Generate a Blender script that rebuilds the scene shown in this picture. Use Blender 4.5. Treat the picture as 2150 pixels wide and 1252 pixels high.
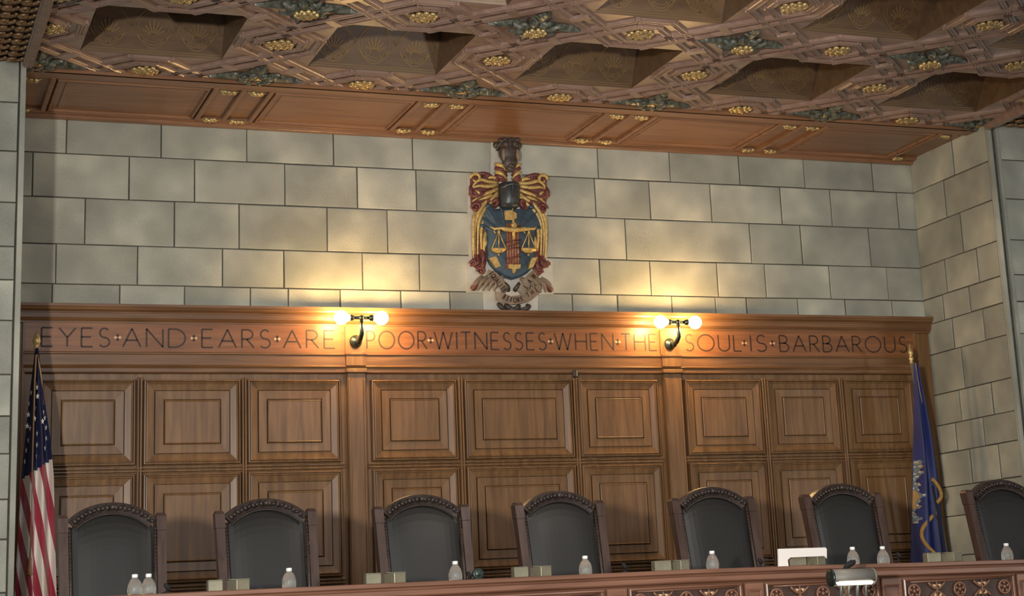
import bpy, math, random
from mathutils import Vector, Matrix
random.seed(7)
scene = bpy.context.scene
for o in list(bpy.data.objects): bpy.data.objects.remove(o)

# ---------------------------------------------------------------- camera, world, lights, exposure
S, CZ = 1.4, 1.5                       # 1 drawing unit = 1.4 m ; camera height above the public floor
F, CX, CY = 3706.37, 1262.62, 396.02   # focal length and optical centre in pixels of the 2150 x 1252 frame (an off-centre crop)
YAW, PITCH, ROLL = 0.402988, 0.233017, -0.053313
_f = Vector((math.sin(YAW)*math.cos(PITCH), math.cos(YAW)*math.cos(PITCH), math.sin(PITCH)))
_r = Vector((math.cos(YAW), -math.sin(YAW), 0)); _u = _r.cross(_f)
_r2 = _r*math.cos(ROLL)+_u*math.sin(ROLL); _u2 = _r2.cross(_f)
cd = bpy.data.cameras.new('camera'); cam = bpy.data.objects.new('camera', cd); scene.collection.objects.link(cam)
cam.matrix_world = Matrix(((_r2.x,_u2.x,-_f.x,0),(_r2.y,_u2.y,-_f.y,0),(_r2.z,_u2.z,-_f.z,CZ),(0,0,0,1)))
cd.sensor_width = 36; cd.sensor_fit = 'HORIZONTAL'; cd.lens = F/2150*36
cd.shift_x = -(CX-1075)/2150; cd.shift_y = (CY-626)/2150
cd.clip_start = 0.05; cd.clip_end = 200
scene.camera = cam
def W(u, v, Y):
    """point (drawing units) of the plane y=Y that the photograph shows at pixel u,v"""
    d = _r2*((u-CX)/F) - _u2*((v-CY)/F) + _f
    return d*(Y/d.y)
def V(x, y, z): return Vector((x*S, y*S, CZ+z*S))

vs = scene.view_settings
scene.display_settings.display_device = 'sRGB'
vs.view_transform = 'Standard'; vs.look = 'None'; vs.gamma = 1; vs.use_curve_mapping = False
vs.exposure = 0.85
wd = bpy.data.worlds.new('room_ambience'); scene.world = wd; wd.use_nodes = True
wd.node_tree.nodes['Background'].inputs[0].default_value = (0.86, 0.95, 1.0, 1)
wd.node_tree.nodes['Background'].inputs[1].default_value = 0.16
def lamp(name, kind, loc, energy, color, size=0.3, target=None, spot=None, size_y=None):
    l = bpy.data.lights.new(name, kind); l.energy = energy; l.color = color
    if kind == 'AREA':
        l.size = size
        if size_y: l.shape = 'RECTANGLE'; l.size_y = size_y
    else: l.shadow_soft_size = size
    if spot: l.spot_size = spot; l.spot_blend = .85
    o = bpy.data.objects.new(name, l); scene.collection.objects.link(o); o.location = loc
    if target is not None: o.rotation_euler = (Vector(target)-Vector(loc)).to_track_quat('-Z','Y').to_euler()
    return o
lamp('public_side_lamp', 'SPOT', V(-1.9,-1.04,.36), 2900, (1,.95,.86), .2, V(3.6,9.9,.9), math.radians(42))
lamp('gallery_windows', 'AREA', V(1.5,-3.5,2.6), 230, (.88,.96,1.0), 5.0, V(3.6,9.5,.9), size_y=2.2)
lamp('aisle_lamp', 'POINT', V(10.4,0.2,1.0), 260, (1,.95,.86), .35)
lamp('ceiling_highlight_lamp', 'POINT', V(3.4,6.0,1.75), 60, (1,.9,.82), .1)  # added lamp without a fitting, for bright speculars on the ceiling

# ---------------------------------------------------------------- materials
def new_mat(name):
    m = bpy.data.materials.new(name); m.use_nodes = True
    return m, m.node_tree, m.node_tree.nodes['Principled BSDF']
def N(nt, t, **k):
    n = nt.nodes.new(t)
    for a, b in k.items(): setattr(n, a, b)
    return n
def ramp(nt, stops):
    r = N(nt, 'ShaderNodeValToRGB'); e = r.color_ramp.elements
    while len(e) < len(stops): e.new(.5)
    for i, (p, c) in enumerate(stops): e[i].position = p; e[i].color = (*c, 1)
    return r
def wood(name, c1, c2, scale=(22,22,1.6), rough=.38, spec=.5, coat=.15, vary=.25):
    m, nt, b = new_mat(name); L = nt.links
    tc = N(nt,'ShaderNodeTexCoord'); mp = N(nt,'ShaderNodeMapping'); mp.inputs['Scale'].default_value = scale
    oi = N(nt,'ShaderNodeObjectInfo'); ad = N(nt,'ShaderNodeVectorMath', operation='ADD')
    L.new(tc.outputs['Object'], mp.inputs['Vector']); L.new(mp.outputs[0], ad.inputs[0])
    sc = N(nt,'ShaderNodeMath', operation='MULTIPLY'); sc.inputs[1].default_value = 37; L.new(oi.outputs['Random'], sc.inputs[0])
    cb = N(nt,'ShaderNodeCombineXYZ'); [L.new(sc.outputs[0], cb.inputs[i]) for i in range(3)]
    L.new(cb.outputs[0], ad.inputs[1])
    n1 = N(nt,'ShaderNodeTexNoise'); n1.inputs['Scale'].default_value = 1; n1.inputs['Detail'].default_value = 6; n1.inputs['Distortion'].default_value = .6
    L.new(ad.outputs[0], n1.inputs['Vector'])
    r = ramp(nt, [(.3, c1), (.72, c2)]); L.new(n1.outputs[0], r.inputs[0])
    n2 = N(nt,'ShaderNodeTexNoise'); n2.inputs['Scale'].default_value = 1.3; n2.inputs['Detail'].default_value = 3
    L.new(tc.outputs['Object'], n2.inputs['Vector'])
    mr = N(nt,'ShaderNodeMapRange'); mr.inputs['To Min'].default_value = 1-vary; mr.inputs['To Max'].default_value = 1+vary
    L.new(n2.outputs[0], mr.inputs[0])
    mx = N(nt,'ShaderNodeVectorMath', operation='SCALE'); L.new(r.outputs[0], mx.inputs[0]); L.new(mr.outputs[0], mx.inputs['Scale'])
    L.new(mx.outputs[0], b.inputs['Base Color'])
    b.inputs['Roughness'].default_value = rough; b.inputs['Specular IOR Level'].default_value = spec
    b.inputs['Coat Weight'].default_value = coat; b.inputs['Coat Roughness'].default_value = .25
    bp = N(nt,'ShaderNodeBump'); bp.inputs['Strength'].default_value = .08; bp.inputs['Distance'].default_value = .004
    L.new(n1.outputs[0], bp.inputs['Height']); L.new(bp.outputs[0], b.inputs['Normal'])
    return m
def plain(name, c, rough=.5, metal=0, spec=.5, noise=0, nscale=20, bump=0, emit=None):
    m, nt, b = new_mat(name); L = nt.links
    b.inputs['Base Color'].default_value = (*c,1); b.inputs['Roughness'].default_value = rough
    b.inputs['Metallic'].default_value = metal; b.inputs['Specular IOR Level'].default_value = spec
    if noise or bump:
        tc = N(nt,'ShaderNodeTexCoord'); n = N(nt,'ShaderNodeTexNoise'); n.inputs['Scale'].default_value = nscale; n.inputs['Detail'].default_value = 4
        L.new(tc.outputs['Object'], n.inputs['Vector'])
        if noise:
            r = ramp(nt, [(.3, tuple(x*(1-noise) for x in c)), (.7, tuple(min(1,x*(1+noise)) for x in c))])
            L.new(n.outputs[0], r.inputs[0]); L.new(r.outputs[0], b.inputs['Base Color'])
        if bump:
            bp = N(nt,'ShaderNodeBump'); bp.inputs['Strength'].default_value = bump; bp.inputs['Distance'].default_value = .005
            L.new(n.outputs[0], bp.inputs['Height']); L.new(bp.outputs[0], b.inputs['Normal'])
    if emit:
        b.inputs['Emission Color'].default_value = (*emit[0],1); b.inputs['Emission Strength'].default_value = emit[1]
    return m
def stone_mat():
    m, nt, b = new_mat('limestone_blocks'); L = nt.links
    at = N(nt,'ShaderNodeAttribute', attribute_name='tone'); tc = N(nt,'ShaderNodeTexCoord')
    ad = N(nt,'ShaderNodeVectorMath', operation='ADD'); sc = N(nt,'ShaderNodeVectorMath', operation='SCALE'); sc.inputs['Scale'].default_value = 9
    L.new(at.outputs['Color'], sc.inputs[0]); L.new(tc.outputs['Object'], ad.inputs[0]); L.new(sc.outputs[0], ad.inputs[1])
    n = N(nt,'ShaderNodeTexNoise'); n.inputs['Scale'].default_value = 2.3; n.inputs['Detail'].default_value = 2; L.new(ad.outputs[0], n.inputs['Vector'])
    n2 = N(nt,'ShaderNodeTexNoise'); n2.inputs['Scale'].default_value = 110; n2.inputs['Detail'].default_value = 3; L.new(tc.outputs['Object'], n2.inputs['Vector'])
    r = ramp(nt, [(.34,(.27,.272,.230)),(.56,(.365,.362,.302)),(.74,(.50,.488,.39))]); L.new(n.outputs[0], r.inputs[0])
    sp = N(nt,'ShaderNodeSeparateColor'); L.new(at.outputs['Color'], sp.inputs[0])
    mr = N(nt,'ShaderNodeMapRange'); mr.inputs['To Min'].default_value = .86; mr.inputs['To Max'].default_value = 1.12; L.new(sp.outputs[0], mr.inputs[0])
    mr2 = N(nt,'ShaderNodeMapRange'); mr2.inputs['From Min'].default_value=.3; mr2.inputs['From Max'].default_value=.7; mr2.inputs['To Min'].default_value = .9; mr2.inputs['To Max'].default_value = 1.1; L.new(n2.outputs[0], mr2.inputs[0])
    mu = N(nt,'ShaderNodeMath', operation='MULTIPLY'); L.new(mr.outputs[0], mu.inputs[0]); L.new(mr2.outputs[0], mu.inputs[1])
    s2 = N(nt,'ShaderNodeVectorMath', operation='SCALE'); L.new(r.outputs[0], s2.inputs[0]); L.new(mu.outputs[0], s2.inputs['Scale'])
    L.new(s2.outputs[0], b.inputs['Base Color']); b.inputs['Roughness'].default_value = .85; b.inputs['Specular IOR Level'].default_value = .25
    bp = N(nt,'ShaderNodeBump'); bp.inputs['Strength'].default_value = .25; bp.inputs['Distance'].default_value = .004
    L.new(n2.outputs[0], bp.inputs['Height']); L.new(bp.outputs[0], b.inputs['Normal'])
    return m
def stripe_mat():
    """red and white bands running steeply down a gathered flag"""
    m, nt, b = new_mat('striped_flag_cloth'); L = nt.links
    at = N(nt,'ShaderNodeAttribute', attribute_name='cloth'); sp = N(nt,'ShaderNodeSeparateColor'); L.new(at.outputs['Color'], sp.inputs[0])
    fr = N(nt,'ShaderNodeMath', operation='FRACT'); L.new(sp.outputs[0], fr.inputs[0])
    gt = N(nt,'ShaderNodeMath', operation='GREATER_THAN'); gt.inputs[1].default_value = .5; L.new(fr.outputs[0], gt.inputs[0])
    mx = N(nt,'ShaderNodeMix', data_type='RGBA'); mx.inputs[6].default_value = (.66,.60,.54,1); mx.inputs[7].default_value = (.30,.012,.035,1)
    L.new(gt.outputs[0], mx.inputs[0])
    L.new(mx.outputs[2], b.inputs['Base Color'])
    b.inputs['Roughness'].default_value = .7
    b.inputs['Sheen Weight'].default_value = .2
    return m
M = {}
M['wood'] = wood('walnut_panelling', (.122,.060,.024), (.232,.122,.050), coat=.05, spec=.36, rough=.4)
M['wood_h'] = wood('walnut_long_grain', (.118,.055,.023), (.215,.106,.045), scale=(1.6,22,22), coat=.05, spec=.36, rough=.4)
M['frieze'] = wood('reddish_frieze_wood', (.165,.062,.022), (.265,.108,.040), scale=(1.6,22,22), rough=.38, spec=.36, coat=.05)
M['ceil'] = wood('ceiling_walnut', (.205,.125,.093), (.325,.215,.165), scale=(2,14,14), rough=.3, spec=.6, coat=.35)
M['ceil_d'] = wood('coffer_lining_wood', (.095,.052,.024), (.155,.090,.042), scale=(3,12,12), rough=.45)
M['soffit'] = wood('soffit_wood', (.17,.078,.036), (.28,.138,.068), scale=(1.4,16,16), rough=.36)
M['bench'] = wood('bench_wood', (.15,.066,.038), (.26,.122,.075), scale=(1.6,22,22), rough=.35)
M['chairwood'] = wood('dark_chair_wood', (.048,.027,.021), (.088,.052,.041), scale=(22,22,2), rough=.42, spec=.3, coat=0)
M['carve'] = wood('black_brown_carving', (.026,.018,.015), (.055,.036,.030), scale=(18,18,18), rough=.46)
M['incise'] = plain('incised_dark_stain', (.036,.014,.007), .6)
M['inlay'] = plain('pale_inlay_wood', (.62,.40,.22), .4)
M['leather'] = plain('charcoal_leather', (.021,.0195,.018), .46, spec=.36, noise=.12, nscale=160, bump=.08)
M['stone'] = stone_mat()
M['mortar'] = plain('dark_mortar', (.07,.064,.05), .95, noise=.2)
M['plaster'] = plain('pale_plaster_ground', (.47,.44,.38), .85, noise=.12, nscale=9, bump=.15)
M['gold'] = plain('aged_gilding', (.55,.41,.19), .4, .6, noise=.4, nscale=30)
M['cove'] = plain('tarnished_gilding', (.30,.185,.095), .42, .55, noise=.45, nscale=24)
M['gilt_line'] = plain('dull_gilt_line', (.21,.13,.055), .45, .25)
M['leafgreen'] = plain('verdigris_painted_leaf', (.095,.100,.078), .34, 0, noise=.6, nscale=26)
M['iron'] = plain('dark_bronze', (.055,.07,.062), .35, .8, noise=.2)
M['brass'] = plain('brushed_brass', (.27,.245,.17), .45, .45, noise=.12)
M['bulb'] = plain('lit_frosted_bulb', (1,.95,.85), .4, emit=((1,.62,.24), 125))
M['tube'] = plain('lit_lamp_tube', (1,1,.95), .4, emit=((1,.93,.72), 4))
M['steel'] = plain('dark_painted_helmet', (.05,.058,.062), .38, .3, noise=.15)
M['crestgold'] = plain('painted_gold', (.50,.34,.115), .45, .2, noise=.3, nscale=40)
M['crestred'] = plain('painted_red', (.13,.035,.028), .5, noise=.3, nscale=30)
M['crestblue'] = plain('painted_slate_blue', (.036,.060,.080), .42, noise=.3, nscale=18)
M['crestbrown'] = plain('painted_dark_brown', (.055,.040,.032), .5, noise=.3, nscale=40)
M['cresttan'] = plain('painted_tan', (.20,.145,.095), .55, noise=.25, nscale=30)
M['rod'] = plain('terracotta_rods', (.26,.105,.055), .5, noise=.25, nscale=40)
M['navy'] = plain('navy_flag_cloth', (.012,.014,.055), .7, noise=.15, nscale=9)
M['blue'] = plain('royal_blue_flag_cloth', (.008,.016,.105), .6, noise=.2, nscale=7)
M['white'] = plain('white_cloth', (.78,.75,.70), .7)
M['stripes'] = stripe_mat()
M['fringe'] = plain('gold_fringe', (.36,.19,.045), .6, noise=.3, nscale=60)
M['seal'] = plain('embroidered_grey', (.13,.16,.17), .6, noise=.4, nscale=50)
M['cord'] = plain('tan_cord', (.33,.19,.09), .6)
M['black'] = plain('black_foam', (.008,.008,.009), .8)
M['paper'] = plain('white_card', (.82,.76,.72), .6)
M['cap'] = plain('white_plastic_cap', (.85,.85,.83), .4)
M['lampmetal'] = plain('grey_lamp_metal', (.20,.185,.16), .55, .2)
M['chrome'] = plain('chrome', (.06,.06,.06), .45, .3)
M['carpet'] = plain('carpet', (.10,.06,.05), .95, noise=.2, nscale=60)
def bottle_mat():
    m, nt, b = new_mat('clear_water_bottle')
    b.inputs['Base Color'].default_value = (.93,.93,.88,1); b.inputs['Roughness'].default_value = .18
    b.inputs['Transmission Weight'].default_value = .88; b.inputs['IOR'].default_value = 1.25
    return m
M['bottle'] = bottle_mat()

# ---------------------------------------------------------------- mesh builder
class MB:
    def __init__(s): s.v = []; s.f = []; s.mi = []; s.sm = []; s.k = 0; s.smooth = False; s.tone = None; s.tones = []
    def add(s, vs_, fs):
        n = len(s.v); s.v += [Vector(p) for p in vs_]
        for f in fs: s.f.append([n+i for i in f]); s.mi.append(s.k); s.sm.append(s.smooth); s.tones.append(s.tone)
    def box(s, a, b):
        (x0,y0,z0),(x1,y1,z1) = a, b
        s.add([(x0,y0,z0),(x1,y0,z0),(x1,y1,z0),(x0,y1,z0),(x0,y0,z1),(x1,y0,z1),(x1,y1,z1),(x0,y1,z1)],
              [(3,2,1,0),(4,5,6,7),(0,1,5,4),(1,2,6,5),(2,3,7,6),(3,0,4,7)])
    def bbox(s, c, h, R=None, bev=.15):
        """bevelled box: centre, half sizes, rotation, bevel as part of the smallest half size"""
        c = Vector(c); b = min(h)*bev; pts = []; idx = {}
        for sx in (-1,1):
            for sy in (-1,1):
                for sz in (-1,1):
                    for ax in range(3):
                        p = [sx*(h[0]-b), sy*(h[1]-b), sz*(h[2]-b)]; p[ax] = (sx,sy,sz)[ax]*h[ax]
                        idx[(sx,sy,sz,ax)] = len(pts); q = Vector(p); pts.append(c+(R@q if R else q))
        fs = []
        for ax in range(3):
            o = [i for i in range(3) if i != ax]
            for sg in (-1,1):
                loop = []
                for a,b2 in ((-1,-1),(1,-1),(1,1),(-1,1)):
                    k = [0,0,0]; k[ax] = sg; k[o[0]] = a; k[o[1]] = b2; loop.append(idx[(*k,ax)])
                fs.append(loop if (sg==1) != (ax==1) else loop[::-1])
        for ax in range(3):
            o = [i for i in range(3) if i != ax]
            for a in (-1,1):
                for b2 in (-1,1):
                    k0=[0,0,0];k1=[0,0,0]
                    k0[o[0]]=k1[o[0]]=a; k0[o[1]]=k1[o[1]]=b2; k0[ax]=-1; k1[ax]=1
                    fs.append([idx[(*k0,o[0])],idx[(*k0,o[1])],idx[(*k1,o[1])],idx[(*k1,o[0])]])
        for sx in (-1,1):
            for sy in (-1,1):
                for sz in (-1,1): fs.append([idx[(sx,sy,sz,0)],idx[(sx,sy,sz,1)],idx[(sx,sy,sz,2)]])
        s.add(pts, fs)
    def prism(s, poly, d):
        """closed polygon of 3-D points pushed along vector d"""
        n = len(poly); d = Vector(d); P = [Vector(p) for p in poly]
        s.add(P+[p+d for p in P], [list(range(n))[::-1], list(range(n,2*n))]+[[i,(i+1)%n,n+(i+1)%n,n+i] for i in range(n)])
    def loft(s, rings, close=True, cap=True):
        n = len(rings[0]); vs_ = [p for r in rings for p in r]; fs = []
        for a in range(len(rings)-1):
            for i in range(n if close else n-1):
                j = (i+1)%n; fs.append([a*n+i, a*n+j, (a+1)*n+j, (a+1)*n+i])
        if cap: fs += [list(range(n))[::-1], [(len(rings)-1)*n+i for i in range(n)]]
        s.add(vs_, fs)
    def tube(s, path, r, seg=8, cap=True, flat=None):
        """tube along points; r number or list; flat=(axis vector, ratio) squashes the section"""
        P = [Vector(p) for p in path]; rs = r if isinstance(r, (list,tuple)) else [r]*len(P); rings = []; up = None
        for i, p in enumerate(P):
            t = (P[min(i+1,len(P)-1)]-P[max(i-1,0)])
            if t.length < 1e-9: t = Vector((0,0,1))
            t.normalize()
            if up is None: up = Vector((0,0,1)) if abs(t.z) < .9 else Vector((1,0,0))
            a = t.cross(up)
            if a.length < 1e-6: a = t.cross(Vector((0,1,0)))
            a.normalize(); b = a.cross(t).normalized(); up = b
            ring = []
            for k in range(seg):
                an = 2*math.pi*k/seg; off = (a*math.cos(an)+b*math.sin(an))*rs[i]
                if flat: off -= flat[0]*off.dot(flat[0])*(1-flat[1])
                ring.append(p+off)
            rings.append(ring)
        s.loft(rings, True, cap)
    def lathe(s, prof, c=(0,0,0), seg=16, ax=None):
        """profile of (radius, height) turned about ax (default z) through c"""
        c = Vector(c); R = Vector((0,0,1)).rotation_difference(Vector(ax)) if ax is not None else None; rings = []
        for r, h in prof:
            ring = []
            for k in range(seg):
                q = Vector((max(r,1e-5)*math.cos(2*math.pi*k/seg), max(r,1e-5)*math.sin(2*math.pi*k/seg), h))
                if R: q = R@q
                ring.append(c+q)
            rings.append(ring)
        s.loft(rings)
    def ball(s, c, r, seg=10, n=6, sc=(1,1,1)):
        pr = [(math.sin(math.pi*i/n), -math.cos(math.pi*i/n)) for i in range(n+1)]; c = Vector(c); rings = []
        for a, h in pr:
            rings.append([c+Vector((max(a,1e-4)*math.cos(2*math.pi*k/seg)*r*sc[0], max(a,1e-4)*math.sin(2*math.pi*k/seg)*r*sc[1], h*r*sc[2])) for k in range(seg)])
        s.loft(rings)
    def strip(s, path, w, nrm, th):
        """flat ribbon of width w lying on a surface with normal nrm, th thick"""
        P = [Vector(p) for p in path]; nrm = Vector(nrm).normalized(); rings = []
        closed = (P[0]-P[-1]).length < 1e-7
        for i, p in enumerate(P):
            if closed and i in (0, len(P)-1): t = P[1]-P[-2]
            else: t = P[min(i+1,len(P)-1)]-P[max(i-1,0)]
            a = t.normalized().cross(nrm).normalized()*w/2
            rings.append([p-a, p+a, p+a+nrm*th, p-a+nrm*th])
        s.loft(rings, True, not closed)
    def build(s, name, mats, parent=None, org=(0,0,0), label=None):
        me = bpy.data.meshes.new(name); org = Vector(org)
        me.from_pydata([tuple(p-org) for p in s.v], [], s.f)
        for m in (mats if isinstance(mats,(list,tuple)) else [mats]): me.materials.append(M[m])
        me.polygons.foreach_set('material_index', s.mi); me.polygons.foreach_set('use_smooth', s.sm)
        if any(t is not None for t in s.tones):
            at = me.color_attributes.new('tone','FLOAT_COLOR','CORNER'); k = 0
            for p, t in zip(me.polygons, s.tones):
                for _ in p.vertices: at.data[k].color = (*(t or (.5,.5,.5)),1); k += 1
        me.update()
        import bmesh
        bm = bmesh.new(); bm.from_mesh(me); bmesh.ops.recalc_face_normals(bm, faces=bm.faces); bm.to_mesh(me); bm.free()
        o = bpy.data.objects.new(name, me); scene.collection.objects.link(o)
        if parent: o.parent = parent
        else: o.location = org
        if parent and not parent.get('_local'): o.location = org-parent_origin(parent)
        if label: o['label'] = label
        return o
def parent_origin(p):
    v = Vector(p.location)
    while p.parent: p = p.parent; v += p.location
    return v
def thing(name, label, cat, loc, group=None):
    o = bpy.data.objects.new(name, None); scene.collection.objects.link(o); o.location = loc
    o['label'] = label; o['category'] = cat; o.empty_display_size = .1
    if group: o['group'] = group
    return o
def tag(o, label, cat, group=None):
    o['label'] = label; o['category'] = cat
    if group: o['group'] = group
    return o
def part(mb, name, mats, parent, label=None):
    """mesh whose vertices are world coordinates, hung under parent"""
    o = mb.build(name, mats, parent, parent_origin(parent), label); o.location = (0,0,0)
    return o
def struct(mb, name, mats):
    o = mb.build(name, mats); o['kind'] = 'structure'; return o
def dup(root, loc, label, group):
    r = root.copy(); scene.collection.objects.link(r); r.location = loc; r['label'] = label; r['group'] = group
    for ch in list(root.children):
        c = ch.copy(); scene.collection.objects.link(c); c.parent = r
        for g in ch.children:
            d = g.copy(); scene.collection.objects.link(d); d.parent = c
    return r
def lerp(tab, x):
    for (a, fa), (b, fb) in zip(tab, tab[1:]):
        if a <= x <= b or b <= x <= a: return fa+(fb-fa)*(x-a)/(b-a)
    return tab[0][1] if abs(x-tab[0][0]) < abs(x-tab[-1][0]) else tab[-1][1]

# ---------------------------------------------------------------- stone walls (courses of individual blocks in one wall mesh)
XL, XR, YB, YF, ZC = .705, 6.571, 10.0, 9.07, 2.90
def block_wall(name, to3d, courses, a0, a1, back=.10, ga=.0036):
    """to3d(a, z, d): a along the wall, z up, d out of the wall (drawing units); courses = (z0, z1, [joints])"""
    mb = MB(); g = .0036; rec = .008; bv = .0045
    mb.k = 1; mb.add([to3d(a0,courses[0][0],-rec), to3d(a1,courses[0][0],-rec), to3d(a1,courses[-1][1],-rec), to3d(a0,courses[-1][1],-rec)], [(0,1,2,3)])
    mb.k = 0
    for z0, z1, js in courses:
        e = [a0]+sorted(j for j in js if a0 < j < a1)+[a1]
        for p, q in zip(e, e[1:]):
            l, r, b, t = p+ga, q-ga, z0+g, z1-g; mb.tone = (random.random(), random.random(), random.random())
            j = lambda: random.uniform(-.0012,.0012)
            o = [(l+j(),b+j()),(r+j(),b+j()),(r+j(),t+j()),(l+j(),t+j())]; i = [(l+bv,b+bv),(r-bv,b+bv),(r-bv,t-bv),(l+bv,t-bv)]; d = random.uniform(-.0012,.0012)
            mb.add([to3d(a,z,-rec) for a,z in o]+[to3d(a,z,d-.0015) for a,z in o]+[to3d(a,z,d) for a,z in i],
                   [(8,9,10,11)]+[(k,(k+1)%4,4+(k+1)%4,4+k) for k in range(4)]+[(4+k,4+(k+1)%4,8+(k+1)%4,8+k) for k in range(4)])
    mb.tone = None; mb.k = 1
    mb.add([to3d(a0,courses[0][0],-back), to3d(a1,courses[0][0],-back), to3d(a1,courses[-1][1],-back), to3d(a0,courses[-1][1],-back)], [(0,1,2,3)])
    return struct(mb, name, ['stone','mortar'])
def rj(a0, a1, w=.46):
    out = []; a = a0+random.uniform(.15,.4)
    while a < a1-.12: out.append(a); a += w*random.uniform(.75,1.2)
    return out
ZS = [2.645, 2.390, 2.123, 1.898, 1.728, 1.525, 1.256, 1.052, .87, .65, .46, .21, 0, -.22, -.45, -.72, -1.0714]
back_j = [[1.003,1.528,2.02,2.539,3.03,4.248,4.751,5.254,5.737,6.267],
 [.825,1.349,1.717,2.243,2.68,3.047,4.219,4.596,5.03,5.545,5.921,6.442],
 [1.111,1.604,1.973,2.492,2.86,4.412,5.298,5.674,6.195],
 [.959,1.4,1.877,2.232,2.701,3.052,4.222,4.568,5.041,5.387,5.865,6.307],
 [.942,1.305,1.662,2.036,2.256,2.564,2.932,3.237,4.029,4.333,4.706,5.014,5.237,5.611,5.967,6.327]]
zs = [2.95]+ZS
cs = [(zs[i+1], zs[i], back_j[i] if i < 5 else rj(XL,XR)) for i in range(len(zs)-1)][::-1]
block_wall('wall_back', lambda a,z,d: V(a,YB-d,z), cs, XL-.05, XR+.05)
ret_j = [[9.488],[9.626],[9.476],[9.704,9.336],[9.768,9.461],[9.686,9.335],[9.614],[9.687,9.326],[9.767,9.453],[9.633,9.318],[9.52]]
cs = [(zs[i+1], zs[i], ret_j[i] if i < 11 else rj(9.1,10)) for i in range(len(zs)-1)][::-1]
block_wall('wall_right', lambda a,z,d: V(XR-d,a,z), cs, 9.105, 10.0, ga=.0075)
block_wall('wall_left', lambda a,z,d: V(XL+d,a,z), [(z0,z1,[j+.03 for j in js]) for z0,z1,js in cs], YF+.004, 10.0)
mb = MB(); mb.tone = (.6,.4,.3)                                       # edge band and groove of the right pier
mb.bbox(V(XR+.012,9.088,.92), (.012*S,.017*S,2.0*S)); mb.k = 1; mb.tone = None
mb.box(V(XR+.024,9.085,-1.07), V(XR+.06,9.2,2.92)); mb.k = 0; mb.tone = (.5,.2,.7)
mb.bbox(V(XR+.062,9.075,.92), (.012*S,.014*S,2.0*S))
struct(mb, 'trim_1', ['stone','mortar'])
mb = MB(); mb.tone = (.6,.5,.2)                                       # edge band of the left pier
mb.bbox(V(XL-.0135,YF+.006,.92), (.0135*S,.012*S,2.0*S)); mb.k = 1; mb.tone = None
mb.box(V(XL-.034,YF+.008,-1.07), V(XL-.026,YF+.1,2.92))
struct(mb, 'trim_2', ['stone','mortar'])
pier_l = [(zs[i+1]+.008, zs[i]+.008, [.36+.12*(i%2), -.05-.2*(i%2)]) for i in range(len(zs)-2)][::-1]
block_wall('wall_front_left', lambda a,z,d: V(a,YF-d,z), pier_l, -1.6, XL-.033)
pier_r = [(zs[i+1]+.003, zs[i]+.003, [6.95+.15*(i%2), 7.4]) for i in range(len(zs)-2)][::-1]
block_wall('wall_front_right', lambda a,z,d: V(a,YF-d,z), pier_r, XR+.072, 9.0)
# floors
mb = MB(); mb.box((-6,-6,-.1), (14,9.2,0)); struct(mb, 'floor', 'carpet')
ZP = .95
mb = MB(); mb.box((-.5,9.3,0), (13.5,14.0,ZP)); o = struct(mb, 'floor_platform', 'carpet')

# ---------------------------------------------------------------- coffered ceiling
PT = 1.175
def G(u, v, z=ZC): return V(3.071+PT*u, 9.13-PT*v, z)
HH = .305
UL, UR, VM = -2.0, 2.985, 4
mb = MB()
for i in range(-2, 3):
    for j in range(-1, VM):
        a0, a1, b0, b1 = i, min(i+1,UR), max(j,-.35), j+1
        h0, h1, k0, k1 = i+.5-HH, i+.5+HH, j+.5-HH, j+.5+HH
        if j < 0: mb.add([G(a0,b0),G(a1,b0),G(a1,b1),G(a0,b1)], [(0,1,2,3)]); continue
        for q in ((a0,b0,a1,k0),(a0,k1,a1,b1),(a0,k0,h0,k1),(h1,k0,a1,k1)):
            mb.add([G(q[0],q[1]),G(q[2],q[1]),G(q[2],q[3]),G(q[0],q[3])], [(0,1,2,3)])
ceiling = struct(mb, 'ceiling', 'ceil'); 
def cpart(mb, name, mats, label=None, parent=None): return part(mb, name, mats, parent or ceiling, label)
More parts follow.
